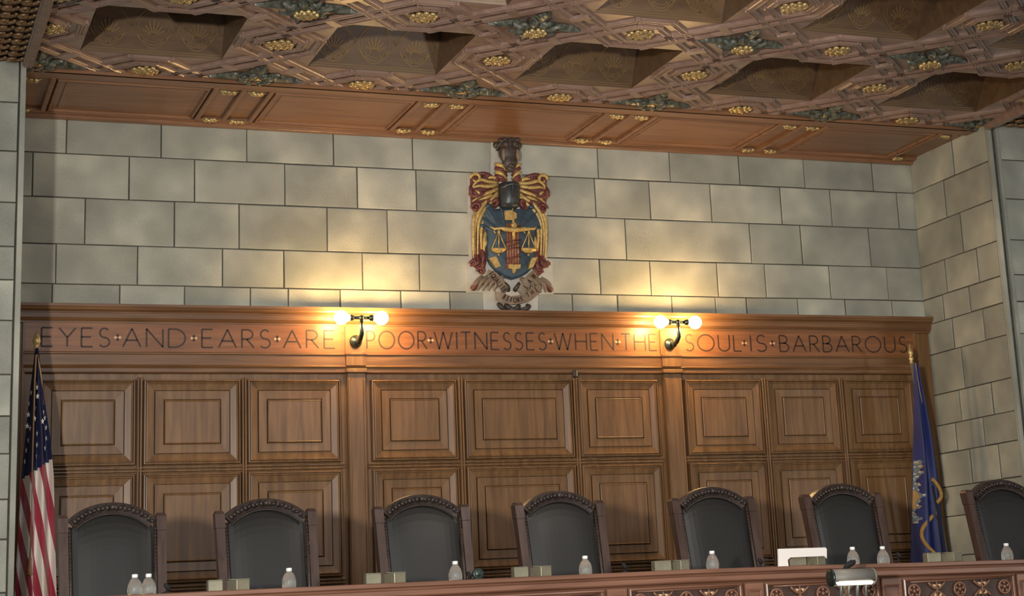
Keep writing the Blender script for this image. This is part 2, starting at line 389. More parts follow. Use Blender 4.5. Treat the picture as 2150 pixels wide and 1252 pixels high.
# coffers
def circ(c, r, n=28, a0=0, a1=2*math.pi): return [(c[0]+r*math.cos(a0+(a1-a0)*k/n), c[1]+r*math.sin(a0+(a1-a0)*k/n)) for k in range(n+1)]
DEP, TAP = .42, .5
for i in range(-2, 3):
    for j in range(0, VM):
        mb = MB(); cu, cv = i+.5, j+.5; hx = HH; dz = TAP*DEP/PT
        lo = [G(cu-hx,cv-hx), G(cu+hx,cv-hx), G(cu+hx,cv+hx), G(cu-hx,cv+hx)]
        hi = [G(cu-hx,cv-hx+dz,ZC+DEP), G(cu+hx,cv-hx+dz,ZC+DEP), G(cu+hx,cv+hx-dz,ZC+DEP), G(cu-hx,cv+hx-dz,ZC+DEP)]
        mb.add(lo+hi, [(0,1,5,4),(1,2,6,5),(2,3,7,6),(3,0,4,7),(4,5,6,7)])
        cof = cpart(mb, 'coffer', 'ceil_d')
        if j > 2: continue
        mb = MB(); c0 = V(3.071+PT*cu, 9.13-PT*(cv-hx), ZC); su = Vector((0,-TAP,1)).normalized(); sx = Vector((1,0,0)); nn = sx.cross(su); nn = nn if nn.y < 0 else -nn
        P = lambda s, t: c0 + (sx*s + su*t)*S + nn*.001
        ln = lambda pts, w=.006: mb.strip([P(*q) for q in pts], w*S, nn, .004)
        W2 = HH*PT
        for t in (.012,.024,.275,.287): ln([(-W2+.01,t),(W2-.01,t)], .005)
        for sgn in (-1,1):
            for dt in (0,.016):
                ln([(-W2+.02+(2*W2-.04)*k/60, .15+sgn*(.112-dt)*math.cos(math.pi*(k/60*3-.0)+math.pi/2*1)*1) for k in range(61)], .006)
        for q in (-1,0,1):
            cxx = q*(2*W2-.04)/3
            ln(circ((cxx,.15), .078), .004)
            for k in range(-3,4):
                a = math.pi/2+k*.36; L0 = .055-.004*abs(k)
                ln([(cxx+.012*math.cos(a)*1, .095+.012), (cxx+.03*math.cos(a), .10+.03*math.sin(a)), (cxx+(L0+.03)*math.cos(a)*.85, .10+(L0+.028)*math.sin(a))], .009)
            for sg in (-1,1):
                ln(circ((cxx+sg*.045,.098), .02, 10, math.pi*1.1, math.pi*2.4), .005)
        for q in (-.5,.5):
            for yy, sg in ((.045,1),(.255,-1)):
                for k in (-1,0,1): ln([(q*(2*W2-.04)/1.5, yy), (q*(2*W2-.04)/1.5+k*.018, yy+sg*.035)], .006)
        cpart(mb, 'palmette_band', 'gilt_line', 'gilt line pattern of circles and palmettes', cof)
# lattice of reeded rails
RT, RW = .019, .037            # drop below the board, width (in pitch units)
def clipseg(p, q):
    (u0,v0),(u1,v1) = p, q; t0, t1 = 0, 1
    for a, d, lo, hi in ((u0,u1-u0,UL+.01,UR-.01),(v0,v1-v0,-.12,VM-.3)):
        if abs(d) < 1e-9:
            if a < lo or a > hi: return None
            continue
        x, y = (lo-a)/d, (hi-a)/d
        if x > y: x, y = y, x
        t0, t1 = max(t0,x), min(t1,y)
    if t1-t0 < 1e-3: return None
    return (u0+(u1-u0)*t0, v0+(v1-v0)*t0), (u0+(u1-u0)*t1, v0+(v1-v0)*t1)
prof = [(-.5,0),(-.5,.62),(-.40,.9),(-.28,.9),(-.20,.62),(-.13,.75),(0,1.0),(.13,.75),(.20,.62),(.28,.9),(.40,.9),(.5,.62),(.5,0)]
def rail(mb, p, q, w=RW, drop=RT, ext=0):
    c = clipseg(p, q)
    if not c: return
    (u0,v0),(u1,v1) = c; d = Vector((u1-u0,v1-v0)).normalized(); n = Vector((-d.y,d.x))
    u0 -= d.x*ext; v0 -= d.y*ext; u1 += d.x*ext; v1 += d.y*ext
    mb.loft([[G(a+n.x*s*w, b+n.y*s*w, ZC-h*drop) for s, h in prof] for a, b in ((u0,v0),(u1,v1))])
R1, R2 = .25, .36
mb = MB()
def hexpath(cu, cv, horiz, r, k):
    """long hexagon around a boss on a beam: tips at +-(.5-r), flat sides at +-k"""
    t = .5-r; f = t-k
    pts = [(0,t),(k,f),(k,-f),(0,-t),(-k,-f),(-k,f)]
    return [((cu+b,cv+a) if horiz else (cu+a,cv+b)) for a, b in pts]
for i in range(-2, 4):
    for j in range(0, VM+1):
        for r in (R1, R2):
            D = [(i+r,j),(i,j+r),(i-r,j),(i,j-r)]
            for k in range(4): rail(mb, D[k], D[(k+1)%4], drop=RT*(1.12 if k%2 else 1), ext=.02)
        for sa in (-1,1):
            for sb in (-1,1):
                if i+sa*.153 < UL or i+sa*.153 > UR or j+sb*.153 < -.1: continue
                mb.bbox(G(i+sa*.153, j+sb*.153, ZC-RT*.75), (.045*PT*S,.020*PT*S,RT*.55*S), Matrix.Rotation(math.radians(-45*sa*sb),3,'Z'))
        for horiz in (0,1):
            cu, cv = (i+.5, j) if horiz else (i, j+.5)
            if cu > 3 or cv > VM-.4: continue
            for r, k in ((R1,.166),(R2,.096)):
                H = hexpath(cu, cv, horiz, r, k)
                for n in range(6): rail(mb, H[n], H[(n+1)%6], drop=RT*(1.0 if n in (1,4) else (1.12 if n%2 else 1)), ext=.018)
cpart(mb, 'lattice_moulding', 'ceil', 'interlaced reeded mouldings across the ceiling')
# gilt bosses and leafy rosettes
def boss(c, r, zf=1.0):
    mb = MB(); mb.smooth = True; c = Vector(c)
    mb.ball(c+Vector((0,0,-.1*r)), r*.34, 8, 6, (1,1,.9*zf))
    for n, rad, s_, ph in ((6,.48,.27,0),(10,.82,.22,.3)):
        for k in range(n):
            a = 2*math.pi*k/n+ph
            mb.ball(c+Vector((rad*r*math.cos(a), rad*r*math.sin(a), -.10*r*zf*random.uniform(.6,1.4))), r*s_*random.uniform(.85,1.15), 7, 5, (1,1,.75*zf))
    return mb
def leaf(mb, c, ang, L, wd, droop, lift=0, teeth=7):
    """pointed serrated leaf with a raised midrib, lying under the board"""
    n = teeth*3; d = Vector((math.cos(ang), math.sin(ang), 0)); s_ = Vector((-d.y, d.x, 0)); rows = []
    for k in range(n+1):
        t = k/n; w = wd*math.sin(math.pi*min(1,.12+t*.9))**.8*(1-.25*t)
        if k < n: w *= (.72+.28*(k%3)/2)
        z = -lift-droop*math.sin(math.pi*t*.9)
        p = c+d*(L*t)+Vector((0,0,z))
        rows.append([p-s_*w+Vector((0,0,.25*wd)), p-s_*w*.5+Vector((0,0,-.05*wd)), p+Vector((0,0,-.22*wd)), p+s_*w*.5+Vector((0,0,-.05*wd)), p+s_*w+Vector((0,0,.25*wd)), p+Vector((0,0,.3*wd))])
    mb.loft(rows)
PS = PT*S
for i in range(-2, 4):
    for j in range(0, 4):
        if i == -2 and j > 0 or i == 3 and j > 0: pass
        c = G(i, j, ZC-.004)
        if i == -2: c.x += .06
        if i == 3: c.x -= .08
        mb = MB()
        for a, L, w in ((0,.215,.05),(math.pi,.215,.05),(math.pi/2,.19,.048),(-math.pi/2,.19,.048)):
            if (i == -2 and abs(a-math.pi) < .1) or (i == 3 and a == 0): continue
            leaf(mb, c, a, L*PS, w*PS, .007*PS, .004*PS)
        for k in range(8):
            a = math.pi/8+k*math.pi/4+random.uniform(-.12,.12)
            if (i == -2 and math.cos(a) < 0) or (i == 3 and math.cos(a) > 0): continue
            leaf(mb, c, a, .115*PS, .028*PS, .020*PS if j else .004*PS, .012*PS if j else .004*PS, 4)
        mb.smooth = True
        for k in range(8):
            a = k*math.pi/4+.4; rr = .06*PS
            mb.ball(c+Vector((rr*math.cos(a), rr*math.sin(a), -.016*PS)), .020*PS, 7, 5, (1.2,1.2,.7))
        ro = cpart(mb, 'rosette', 'leafgreen', 'dark green leafy rosette')
        b = boss(c+Vector((0,0,-.034*PS if j else -.006*PS)), .052*PS, 1.25 if j else .55); cpart(b, 'bud', 'gold', 'gilt bud', ro)
for i in range(-2, 4):
    for j in range(0, 4):
        for horiz in (0,1):
            cu, cv = (i+.5, j) if horiz else (i, j+.5)
            if cu > 3.1 or cv > 3.1: continue
            c = G(cu, cv, ZC-.006)
            if not horiz and i == -2: c.x += .07
            if not horiz and i == 3: c.x -= .07
            mb = boss(c, .062*PS); cpart(mb, 'boss', 'gold', 'gilt carved boss')
# edge bands and gilded coves over the piers
for sg, x0, x1 in ((1, XL-.02, XL+.035), (2, XR-.035, XR+.02)):
    mb = MB(); mb.bbox(V((x0+x1)/2, 6.6, ZC-.022), ((x1-x0)/2*S, 2.47*S, .03*S))
    mb.bbox(V((x0+x1)/2, 6.6, ZC-.05), ((x1-x0)/3*S, 2.46*S, .012*S))
    struct(mb, 'trim_%d' % (sg+2), 'ceil')
for n, (x0, x1, dr) in enumerate(((-.9, XL-.02, -1), (XR+.02, 8.4, 1))):
    mb = MB(); mb.add([V(x0,9.08,ZC), V(x1,9.08,ZC), V(x1,4.5,ZC), V(x0,4.5,ZC)], [(0,1,2,3)])
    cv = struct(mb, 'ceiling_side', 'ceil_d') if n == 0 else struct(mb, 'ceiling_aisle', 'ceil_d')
    mb = MB(); mb.smooth = True
    for k in range(26):
        y = 9.02-k*.098
        inner = x1 if dr < 0 else x0
        for q in range(9):
            x = inner+dr*(.045+q*.082)
            c = V(x, y, ZC-.022)
            mb.tube([c+Vector((.045*S*math.cos(a)*(1-a/9), .030*S*math.sin(a)*(1-a/9), -.012*S*math.sin(a*.5))) for a in [t*.55 for t in range(11)]], [.010*S]*10+[.005*S], 6)
            mb.ball(c+Vector((0,0,-.006*S)), .014*S, 7, 5)
        mb.tube([V(inner+dr*.01,y+.045,ZC-.012), V(inner+dr*.8,y+.045,ZC-.012)], .008*S, 6)
    o = part(mb, 'gilded_carving', 'cove', cv, 'gilt scroll carving'); o['kind'] = 'stuff'

# ---------------------------------------------------------------- wooden soffit over the recess
ZB, YS = 2.864, 9.18
mb = MB(); mb.box(V(XL,YS+.01,ZB+.014), V(XR,10.0,ZC+.05))
mb.bbox(V((XL+XR)/2, (YS+9.30)/2, ZB+.03), ((XR-XL)/2*S, (9.30-YS)/2*S, .03*S), None, .1)          # front board
mb.box(V(XL,YS+.004,ZB+.0), V(XR,9.20,ZC+.02))
mb.bbox(V((XL+XR)/2, 9.975, ZB-.004), ((XR-XL)/2*S, .022*S, .022*S))                              # bead against the wall
mb.bbox(V((XL+XR)/2, 9.94, ZB+.006), ((XR-XL)/2*S, .014*S, .014*S))
soff = struct(mb, 'trim_5', 'soffit')
strips = [(.71,.862),(1.714,2.02),(2.872,3.18),(4.03,4.35),(5.20,5.524),(6.37,6.565)]
mb = MB()
for a, b in strips:
    for x in ((a,(a+b)/2,b) if b-a > .2 else (b,) if a < 1 else (a,)):
        mb.bbox(V(x, 9.615, ZB+.006), (.014*S, .325*S, .014*S), None, .3)
    mb.bbox(V((a+b)/2, 9.925, ZB+.004), ((b-a)/2*S, .02*S, .013*S), None, .3)
part(mb, 'cross_strip', 'soffit', soff)
for (a, b), (c, d) in zip(strips, strips[1:]):
    mb = MB(); x0, x1 = b+.02, c-.02; y0, y1 = 9.315, 9.925
    rings = []
    for ins, dz in ((0,.012),(.008,-.004),(.016,-.004),(.022,.010),(.05,.012),(.055,.006)):
        rings.append([V(x0+ins,y0+ins,ZB+dz), V(x1-ins,y0+ins,ZB+dz), V(x1-ins,y1-ins,ZB+dz), V(x0+ins,y1-ins,ZB+dz)])
    mb.loft(rings); part(mb, 'soffit_panel', 'soffit', soff)
for a, b in strips:
    m_ = (a+b)/2
    for x in ((a+m_)/2, (b+m_)/2):
        if b-a < .2 and x != (a+m_)/2: continue
        for y in (9.335, 9.905):
            mb = MB(); mb.smooth = True
            for k in range(9):
                mb.ball(V(x+(k%3-1)*.026+random.uniform(-.006,.006), y+(k//3-1)*.013, ZB-.006+random.uniform(-.004,.004)), .0125*S, 7, 5, (1.2,.8,.8))
            mb.tube([V(x-.055,y,ZB+.004), V(x,y,ZB-.012), V(x+.055,y,ZB+.004)], [.004*S,.013*S,.004*S], 6)
            part(mb, 'gilt_ornament', 'gold', soff, 'small gilt leaf ornament')

# ---------------------------------------------------------------- walnut panelling with the inscription
pan = thing('wood_panelling', 'tall walnut wall panelling with square panels and a motto frieze under the stone wall', 'panelling', V(3.64,9.95,-.393))
YP = 9.94
def xprof(pts, x0, x1, name, mat, label=None):
    mb = MB(); mb.prism([V(x0,y,z) for y, z in pts], ((x1-x0)*S,0,0)); return part(mb, name, mat, pan, label)
xprof([(9.998,1.772),(9.893,1.772),(9.893,1.757),(9.899,1.752),(9.903,1.742),(9.914,1.735),(9.921,1.731),(9.921,1.726),(9.926,1.724),(9.926,1.699),(9.930,1.695),(9.935,1.689),(9.944,1.681),(9.944,1.671),(9.998,1.671)], XL+.002, XR-.002, 'cornice', 'wood_h')
xprof([(9.998,1.671),(9.948,1.671),(9.948,1.512),(9.998,1.512)], XL+.09, 6.44, 'frieze', 'frieze')
xprof([(9.998,1.512),(9.936,1.512),(9.930,1.506),(9.930,1.500),(9.938,1.496),(9.938,1.440),(9.930,1.436),(9.926,1.431),(9.930,1.426),(9.936,1.420),(9.936,1.400),(9.945,1.394),(9.998,1.394)], XL+.09, 6.44, 'architrave', 'wood_h')
mb = MB(); mb.box(V(XL+.09,9.975,-.39), V(6.44,9.998,1.394)); part(mb, 'backing_board', 'wood', pan)
for a, b in ((XL+.004,XL+.09),(6.44,XR-.004)):
    mb = MB(); mb.box(V(a,9.968,-.39), V(b,9.998,1.671))
    mb.bbox(V(b if a < 1 else a, 9.952, .64), (.008*S,.012*S,1.03*S))
    part(mb, 'end_stile', 'wood', pan)
def panel(x0, x1, z0, z1):
    mb = MB(); rings = []
    pr = ((0,.036),(0,-.002),(.004,-.009),(.010,-.010),(.0103,.018),(.0150,.018),(.0153,-.006),(.020,-.007),(.024,-.002),(.057,.006),(.0572,.030),(.0626,.030),(.0628,.001),(.108,.004),(.1082,.030),(.1140,.030),(.1142,.0),(.118,-.002),(.121,.0))
    for ins, d in pr:
        y = YP+d; rings.append([V(x0+ins,y,z0+ins), V(x1-ins,y,z0+ins), V(x1-ins,y,z1-ins), V(x0+ins,y,z1-ins)])
    mb.loft(rings); part(mb, 'panel', 'wood', pan)
cols = [(.885,1.388),(1.432,1.965),(2.005,2.54),(2.722,3.24),(3.287,3.974),(4.014,4.545),(4.730,5.262),(5.303,5.821),(5.868,6.385)]
for a, b in cols:
    panel(a, b, .888, 1.356); panel(a, b, .250, .840); panel(a, b, -.34, .20)
mb = MB()
for (a, b), (c, d) in zip(cols, cols[1:]):
    if c-b > .1: continue
    m_ = (b+c)/2
    for dx in (-.008,.008): mb.bbox(V(m_+dx, 9.938, .5), (.0058*S,.008*S,.87*S), None, .6)
for a, b in ((.82,2.56),(2.70,4.56),(4.71,6.43)):
    for z in (.864, .225): 
        for dz in (-.009,.009): mb.bbox(V((a+b)/2, 9.941, z+dz), ((b-a)/2*S,.006*S,.0055*S), None, .6)
part(mb, 'reeded_stile', 'wood', pan)
for x0, x1 in ((2.576,2.684),(4.583,4.702)):
    mb = MB(); m_ = (x0+x1)/2; h = (x1-x0)/2
    mb.bbox(V(m_, 9.935, .5), (h*S,.017*S,.892*S), None, .12)
    for sg in (-1,1): mb.bbox(V(m_+sg*(h-.010), 9.917, .49), (.006*S,.006*S,.87*S), None, .4)
    mb.bbox(V(m_, 9.93, 1.406), ((h+.008)*S,.026*S,.012*S), None, .3)
    mb.bbox(V(m_, 9.93, 1.466), ((h+.006)*S,.017*S,.031*S), None, .1)
    mb.bbox(V(m_, 9.945, 1.592), ((h+.004)*S,.010*S,.076*S), None, .1)
    mb.bbox(V(m_, 9.93, 1.505), ((h+.010)*S,.024*S,.008*S), None, .3)
    part(mb, 'pilaster', 'wood', pan)
# stroke lettering
def arc(cx, cy, rx, ry, a0, a1, n=14): return [(cx+rx*math.cos(math.radians(a0+(a1-a0)*k/n)), cy+ry*math.sin(math.radians(a0+(a1-a0)*k/n))) for k in range(n+1)]
FONT = {
 'E': (.50, [[(0,0),(0,1)],[(0,1),(.48,1)],[(0,.52),(.42,.52)],[(0,0),(.5,0)]]),
 'F': (.46, [[(0,0),(0,1)],[(0,1),(.46,1)],[(0,.52),(.40,.52)]]),
 'Y': (.72, [[(0,1),(.36,.48)],[(.72,1),(.36,.48)],[(.36,.48),(.36,0)]]),
 'S': (.48, [arc(.25,.75,.20,.25,35,270)+arc(.24,.25,.24,.25,90,-145)]),
 'A': (.80, [[(0,0),(.40,1)],[(.40,1),(.80,0)],[(.15,.36),(.65,.36)]]),
 'N': (.74, [[(0,0),(0,1)],[(0,1),(.74,0)],[(.74,0),(.74,1)]]),
 'D': (.76, [[(0,0),(0,1)],[(0,1),(.26,1)]+arc(.26,.5,.50,.5,90,-90,20)+[(0,0)]]),
 'R': (.56, [[(0,0),(0,1)],[(0,1),(.24,1)]+arc(.24,.74,.26,.26,90,-90)+[(0,.48)],[(.22,.48),(.56,0)]]),
 'P': (.50, [[(0,0),(0,1)],[(0,1),(.24,1)]+arc(.24,.73,.26,.27,90,-90)+[(0,.46)]]),
 'O': (.98, [arc(.49,.5,.49,.5,0,360,32)]),
 'Q': (.98, [arc(.49,.5,.49,.5,0,360,32),[(.55,.25),(.98,-.1)]]),
 'W': (1.10, [[(0,1),(.28,0)],[(.28,0),(.55,1)],[(.55,1),(.82,0)],[(.82,0),(1.10,1)]]),
 'I': (.02, [[(.01,0),(.01,1)]]),
 'T': (.60, [[(.30,0),(.30,1)],[(0,1),(.60,1)]]),
 'H': (.72, [[(0,0),(0,1)],[(.72,0),(.72,1)],[(0,.52),(.72,.52)]]),
 'U': (.66, [[(0,1),(0,.33)]+arc(.33,.33,.33,.33,180,360)+[(.66,1)]]),
 'L': (.46, [[(0,0),(0,1)],[(0,0),(.46,0)]]),
 'B': (.54, [[(0,0),(0,1)],[(0,1),(.22,1)]+arc(.22,.76,.24,.24,90,-90)+[(0,.52)],[(.22,.52)]+arc(.26,.26,.28,.26,90,-90)+[(0,0)]])}
def word(mb, text, x0, x1, zb, h, place, w, nrm, th):
    gap = .26; tot = sum(FONT[c][0] for c in text)+gap*(len(text)-1); k = (x1-x0)/tot; x = x0
    for c in text:
        for st in FONT[c][1]: mb.strip([place(x+px*k, zb+pz*h) for px, pz in st], w, nrm, th)
        x += (FONT[c][0]+gap)*k
mb = MB()
wx = lambda u, v: W(u, v, 9.948).x
for t, a, b in (('EYES',87,230),('AND',258,389),('EARS',424,567),('ARE',595,703),('POOR',770,896),('WITNESSES',912,1146),('WHEN',1164,1287),('THE',1304,1378),('SOUL',1438,1556),('IS',1575,1608),('BARBAROUS',1636,1902)):
    mb = MB(); word(mb, t, wx(a,710), wx(b,715), 1.540, .103, lambda x, z: V(x,9.9485,z), .0096*S, (0,-1,0), .0012)
    part(mb, 'inscribed_word', 'incise', pan, 'dark incised capital letters '+t)
for u in (247,407,582,752,904,1155.6,1296.5,1428,1562,1620.6):
    x = wx(u, 712); mb = MB()
    if u in (752,1428): continue
    for dx, dz, k in ((-.012,0,0),(.012,0,0),(0,.012,1),(0,-.012,1)):
        mb.k = k; mb.prism([V(x+dx+ex*.008, 9.9475, 1.592+dz+ez*.008) for ex, ez in ((-1.15,0),(0,-1.15),(1.15,0),(0,1.15))], (0,-.0025,0))
    part(mb, 'inlay_dot', ['inlay','incise'], pan, 'small inlaid diamonds between two words')
# knob on the stile
t = thing('stile_knob', 'small dark rounded knob fixed high on the stile right of the wide middle panel', 'knob', V(W(1206,785,9.92).x,9.926,1.385))
mb = MB(); c = V(W(1206,785,9.92).x,9.916,1.39); mb.bbox(c, (.012*S,.016*S,.024*S), None, .6); part(mb, 'body', 'carve', t)
mb = MB(); mb.bbox(c+Vector((.013,-.022,.0)), (.006,.006,.026), None, .5); part(mb, 'bright_edge', 'brass', t, 'pale metal edge')

# ---------------------------------------------------------------- coat of arms
coa = thing('coat_of_arms', 'painted coat of arms with helmet, blue shield and gold scales above the panelling', 'coat of arms', V(3.64,9.97,1.775))
YC = 9.985
def C(zx, zy, d=0):          # emblem drawing coordinates -> wall
    p = W(940+zx/3.13, 270+zy/3.13, 9.97); return V(p.x, YC-d, max(p.z, 1.778))
mb = MB()
cp = [(290,75),(485,85),(492,318),(655,330),(660,860),(695,870),(700,1085),(600,1090),(600,1205),(240,1200),(240,1075),(130,1075),(125,840),(145,838),(132,300),(285,300)]
mb.prism([C(*q,-.012) for q in cp], (0,-.012*S,0)); part(mb, 'ground_slab', 'plaster', coa, 'pale plaster ground')
def leafy(mb, pts, r0, r1, d0=.012, d1=.03, seg=7):
    n = len(pts); P = [Vector(C(*q, d0+(d1-d0)*math.sin(math.pi*i/(n-1)))) for i, q in enumerate(pts)]
    Q = []
    for i in range(n-1):                               # Catmull-Rom smoothing
        a, b, c, d = P[max(i-1,0)], P[i], P[i+1], P[min(i+2,n-1)]
        for t in (0,.33,.66): Q.append(.5*((2*b)+(c-a)*t+(2*a-5*b+4*c-d)*t*t+(3*b-a-3*c+d)*t**3))
    Q.append(P[-1]); m = len(Q)
    mb.tube(Q, [(r0+(r1-r0)*i/(m-1))*S*.00112*(.55+.45*math.sin(math.pi*min(1,.15+i/(m-1)*.85))) for i in range(m)], seg, True, (Vector((0,1,0)),.8))
def curl(mb, cx, cy, r, sg, th=11):
    leafy(mb, [(cx+sg*r*math.cos(a)*(1-a/11), cy-r*math.sin(a)*(1-a/11)) for a in [k*.55 for k in range(12)]], th, th*.6, .02, .03)
def mir(q): return (800-q[0]+ (q[1]-350)*.018, q[1]+8)
mb = MB()
base = [(150,315),(200,302),(262,318),(335,332),(340,470),(320,525),(250,530),(235,640),(252,700),(262,850),(240,940),(205,930),(165,900),(162,700),(165,570),(205,535),(158,520),(150,420)]
mir = lambda q: (800-q[0]+(q[1]-350)*.018, q[1]+8)
for f_ in (lambda q: q, mir):
    mb.prism([C(*f_(q),.002) for q in base], (0,-.012*S,0))
part(mb, 'mantling_ground', 'crestred', coa, 'dark red ground of the mantling')
mb = MB(); mb.smooth = True
gold_paths = [[(330,350),(270,355),(210,340),(170,370),(160,400)],[(325,370),(260,385),(200,380),(150,395)],[(330,395),(280,420),(225,440),(160,480)],[(330,420),(290,460),(240,490),(180,535)],
 [(330,440),(270,470),(220,520),(185,600),(175,700),(180,830)],[(300,470),(235,540),(200,620),(195,720),(198,850)],[(260,540),(225,620),(215,720),(225,830)],[(250,680),(235,750),(240,850)],[(250,560),(180,560),(165,650),(165,760),(170,850)],
 [(335,340),(290,325),(240,330)],[(300,440),(255,455),(205,470)],[(235,700),(245,760),(225,800)]]
red_paths = [[(300,325),(255,305),(205,300),(170,310)],[(290,400),(230,430),(170,450),(150,430)],[(310,430),(260,480),(220,520)],[(330,460),(320,500),(300,520)],[(210,520),(180,540),(160,520)],[(225,790),(230,850),(215,930)],[(200,830),(190,890),(150,900)],[(240,860),(225,900),(210,950)],[(290,490),(320,470),(330,500)],[(155,380),(150,420),(160,460)]]
for side in (0,1):
    f_ = (lambda q: q) if not side else mir
    mb.k = 0
    for p in gold_paths: leafy(mb, [f_(q) for q in p], 13, 7)
    mb.k = 1
    for p in red_paths: leafy(mb, [f_(q) for q in p], 15, 9, .008, .03)
    for cx, cy, r, k in ((180,330,34,0),(185,520,30,1),(235,320,26,1),(165,440,22,1),(215,940,24,1),(165,890,20,1),(185,440,24,0)):
        mb.k = k; q = f_((cx,cy)); curl(mb, q[0], q[1], r, 1 if side else -1, 12)
        mb.k = 1; mb.ball(C(*q,.03), 11*S*.00085, 7, 5)
part(mb, 'mantling', ['crestgold','crestred'], coa, 'gold and red acanthus mantling')
mb = MB(); mb.smooth = True
rings = []
for zy, hw, dp in ((352,40,.03),(362,62,.055),(400,68,.07),(450,68,.075),(500,66,.07),(520,58,.06),(530,40,.04)):
    ring = []
    for k in range(17):
        a = math.pi*k/16; ring.append(C(403-hw*math.cos(a), zy+6*math.sin(a)*0, .006+dp*math.sin(a)))
    rings.append(ring)
mb.loft(rings, False, False); mb.add(rings[0], [list(range(17))]); mb.add(rings[-1], [list(range(17))])
mb.smooth = False
mb.tube([C(345,400,.03), C(372,385,.074), C(403,380,.083), C(436,385,.074), C(464,400,.03)], .006*S, 6)
mb.tube([C(403,385,.082), C(403,470,.088), C(405,520,.07)], .006*S, 6)
mb.tube([C(345,505,.03), C(372,512,.07), C(403,514,.078), C(436,512,.07), C(464,505,.03)], .006*S, 6)
part(mb, 'helmet', 'steel', coa, 'dark grey helmet')
mb = MB(); mb.smooth = True
def C3(zx, zy, d): return Vector(C(zx, zy, d))
U_ = S*.00088
mb.ball(C3(392,112,.035), 82*U_, 14, 8, (1,.6,.6)); mb.ball(C3(392,165,.04), 78*U_, 14, 8, (1,.62,1.0)); mb.ball(C3(396,228,.045), 60*U_, 12, 8, (.95,.6,1.05)); mb.ball(C3(398,272,.055), 34*U_, 12, 8, (1.1,.7,.8))
for sx in (-1,1):
    mb.ball(C3(390+sx*72,110,.02), 26*U_, 8, 6, (1,.8,1)); mb.ball(C3(390+sx*30,120,.075), 26*U_, 8, 6)
    mb.tube([C3(390+sx*40,95,.06), C3(390+sx*66,120,.05), C3(390+sx*74,150,.03)], [16*U_,12*U_,5*U_], 7)
    mb.k = 1; mb.ball(C3(392+sx*46,190,.078), 24*U_, 9, 6, (.62,.6,1.9)); mb.k = 0
    mb.ball(C3(392+sx*16,285,.06), 13*U_, 8, 6)
mb.k = 2
mb.ball(C3(395,262,.085), 24*U_, 9, 6, (1.1,.5,.6))
mb.k = 0
for k in range(10): mb.ball(C3(330+k*13,90+6*math.sin(k*2),.06), 17*U_, 7, 5)
part(mb, 'animal_head', ['crestbrown','cresttan','crestbrown'], coa, 'dark brown horned animal head')
mb = MB(); mb.smooth = True
for k in range(4):
    y0 = 235+k*26
    mb.k = k % 2; leafy(mb, [(312,y0),(345,y0+18),(385,y0+52)], 15, 11, .02, .045)
    leafy(mb, [(470,y0),(445,y0+16),(418,y0+50)], 13, 10, .02, .045)
for sx in (318, 345, 470, 448): mb.k = 1; mb.ball(C(sx, 340, .03), 15*U_, 7, 5)
part(mb, 'wreath', ['crestgold','crestred'], coa, 'twisted red and gold wreath')
# shield
sp = [(240,520),(265,505),(290,515),(300,535),(340,528),(375,530),(430,530),(480,532),(520,535),(548,520),(560,545),(590,570),(618,600),(622,645),(600,665),(572,660),(572,850),(560,900),(520,950),(470,980),(420,995),(370,980),(320,945),(275,895),(255,850),(252,660),(225,655),(203,635),(205,590),(235,575),(232,545)]
mb = MB(); ctr = (412,740)
rings = []
for s_, d in ((1,.004),(1,.026),(.95,.034),(.6,.044),(.2,.048)): rings.append([C(ctr[0]+(x-ctr[0])*s_, ctr[1]+(y-ctr[1])*s_, d) for x, y in sp])
mb.loft(rings)
for a in ([(255,545),(290,600),(330,630),(365,640)],[(575,550),(545,600),(510,632),(470,642)],[(340,528),(352,580),(360,630)],[(490,535),(478,590),(470,640)],[(232,650),(258,655)],[(572,658),(600,660)]):
    mb.tube([C(*q,.042) for q in a], .0045*S, 6)
mb.smooth = True
for q in ((262,512),(545,520),(225,645),(590,655)): mb.ball(C(*q,.03), 20*U_, 9, 6, (1.2,.7,.9))
part(mb, 'shield', 'crestblue', coa, 'slate blue scrolled shield')
mb = MB(); mb.smooth = True
for k in range(5):
    x = 379+k*17; mb.tube([C(x,632,.05), C(x+3,930,.05)], 10*U_, 8)
mb.k = 1
for y in (660,750,800,860,910): mb.tube([C(368,y+8,.052), C(415,y-4,.066), C(464,y-8,.052)], 6*U_, 6)
mb.k = 1; mb.tube([C(372,790,.064), C(455,760,.064)], 4*U_, 6); mb.tube([C(372,900,.064), C(458,830,.064)], 4*U_, 6)
part(mb, 'bundled_rods', ['rod','crestred'], coa, 'terracotta column of bound rods')
mb = MB(); mb.smooth = True
mb.tube([C(410,535,.06), C(412,600,.068), C(414,680,.07), C(417,770,.062)], [6*U_,9*U_,15*U_,3*U_], 8); mb.ball(C(414,650,.075), 20*U_, 8, 6, (1.3,.6,1)); part(mb, 'sword', 'crestgold', coa, 'gold sword')
mb = MB()
mb.prism([C(360,552,.045), C(400,548,.045), C(436,570,.045), C(436,600,.045), C(415,612,.045), C(362,612,.045)], (0,-.02*S,0)); part(mb, 'axe_head', 'crestgold', coa, 'gold axe head')
mb = MB(); mb.prism([C(382,905,.05), C(460,905,.05), C(458,930,.05), C(432,935,.05), C(424,960,.05), C(415,960,.05), C(410,935,.05), C(384,928,.05)], (0,-.02*S,0)); part(mb, 'rod_foot', 'crestgold', coa, 'gold foot of the rods')
mb = MB(); mb.smooth = True
mb.tube([C(262,655,.06), C(290,672,.066), C(330,668,.072), C(350,675,.075), C(415,682,.078), C(480,675,.075), C(520,672,.072), C(550,670,.066), C(566,655,.06)], [4*U_,9*U_,10*U_,16*U_,17*U_,16*U_,10*U_,9*U_,4*U_], 8)
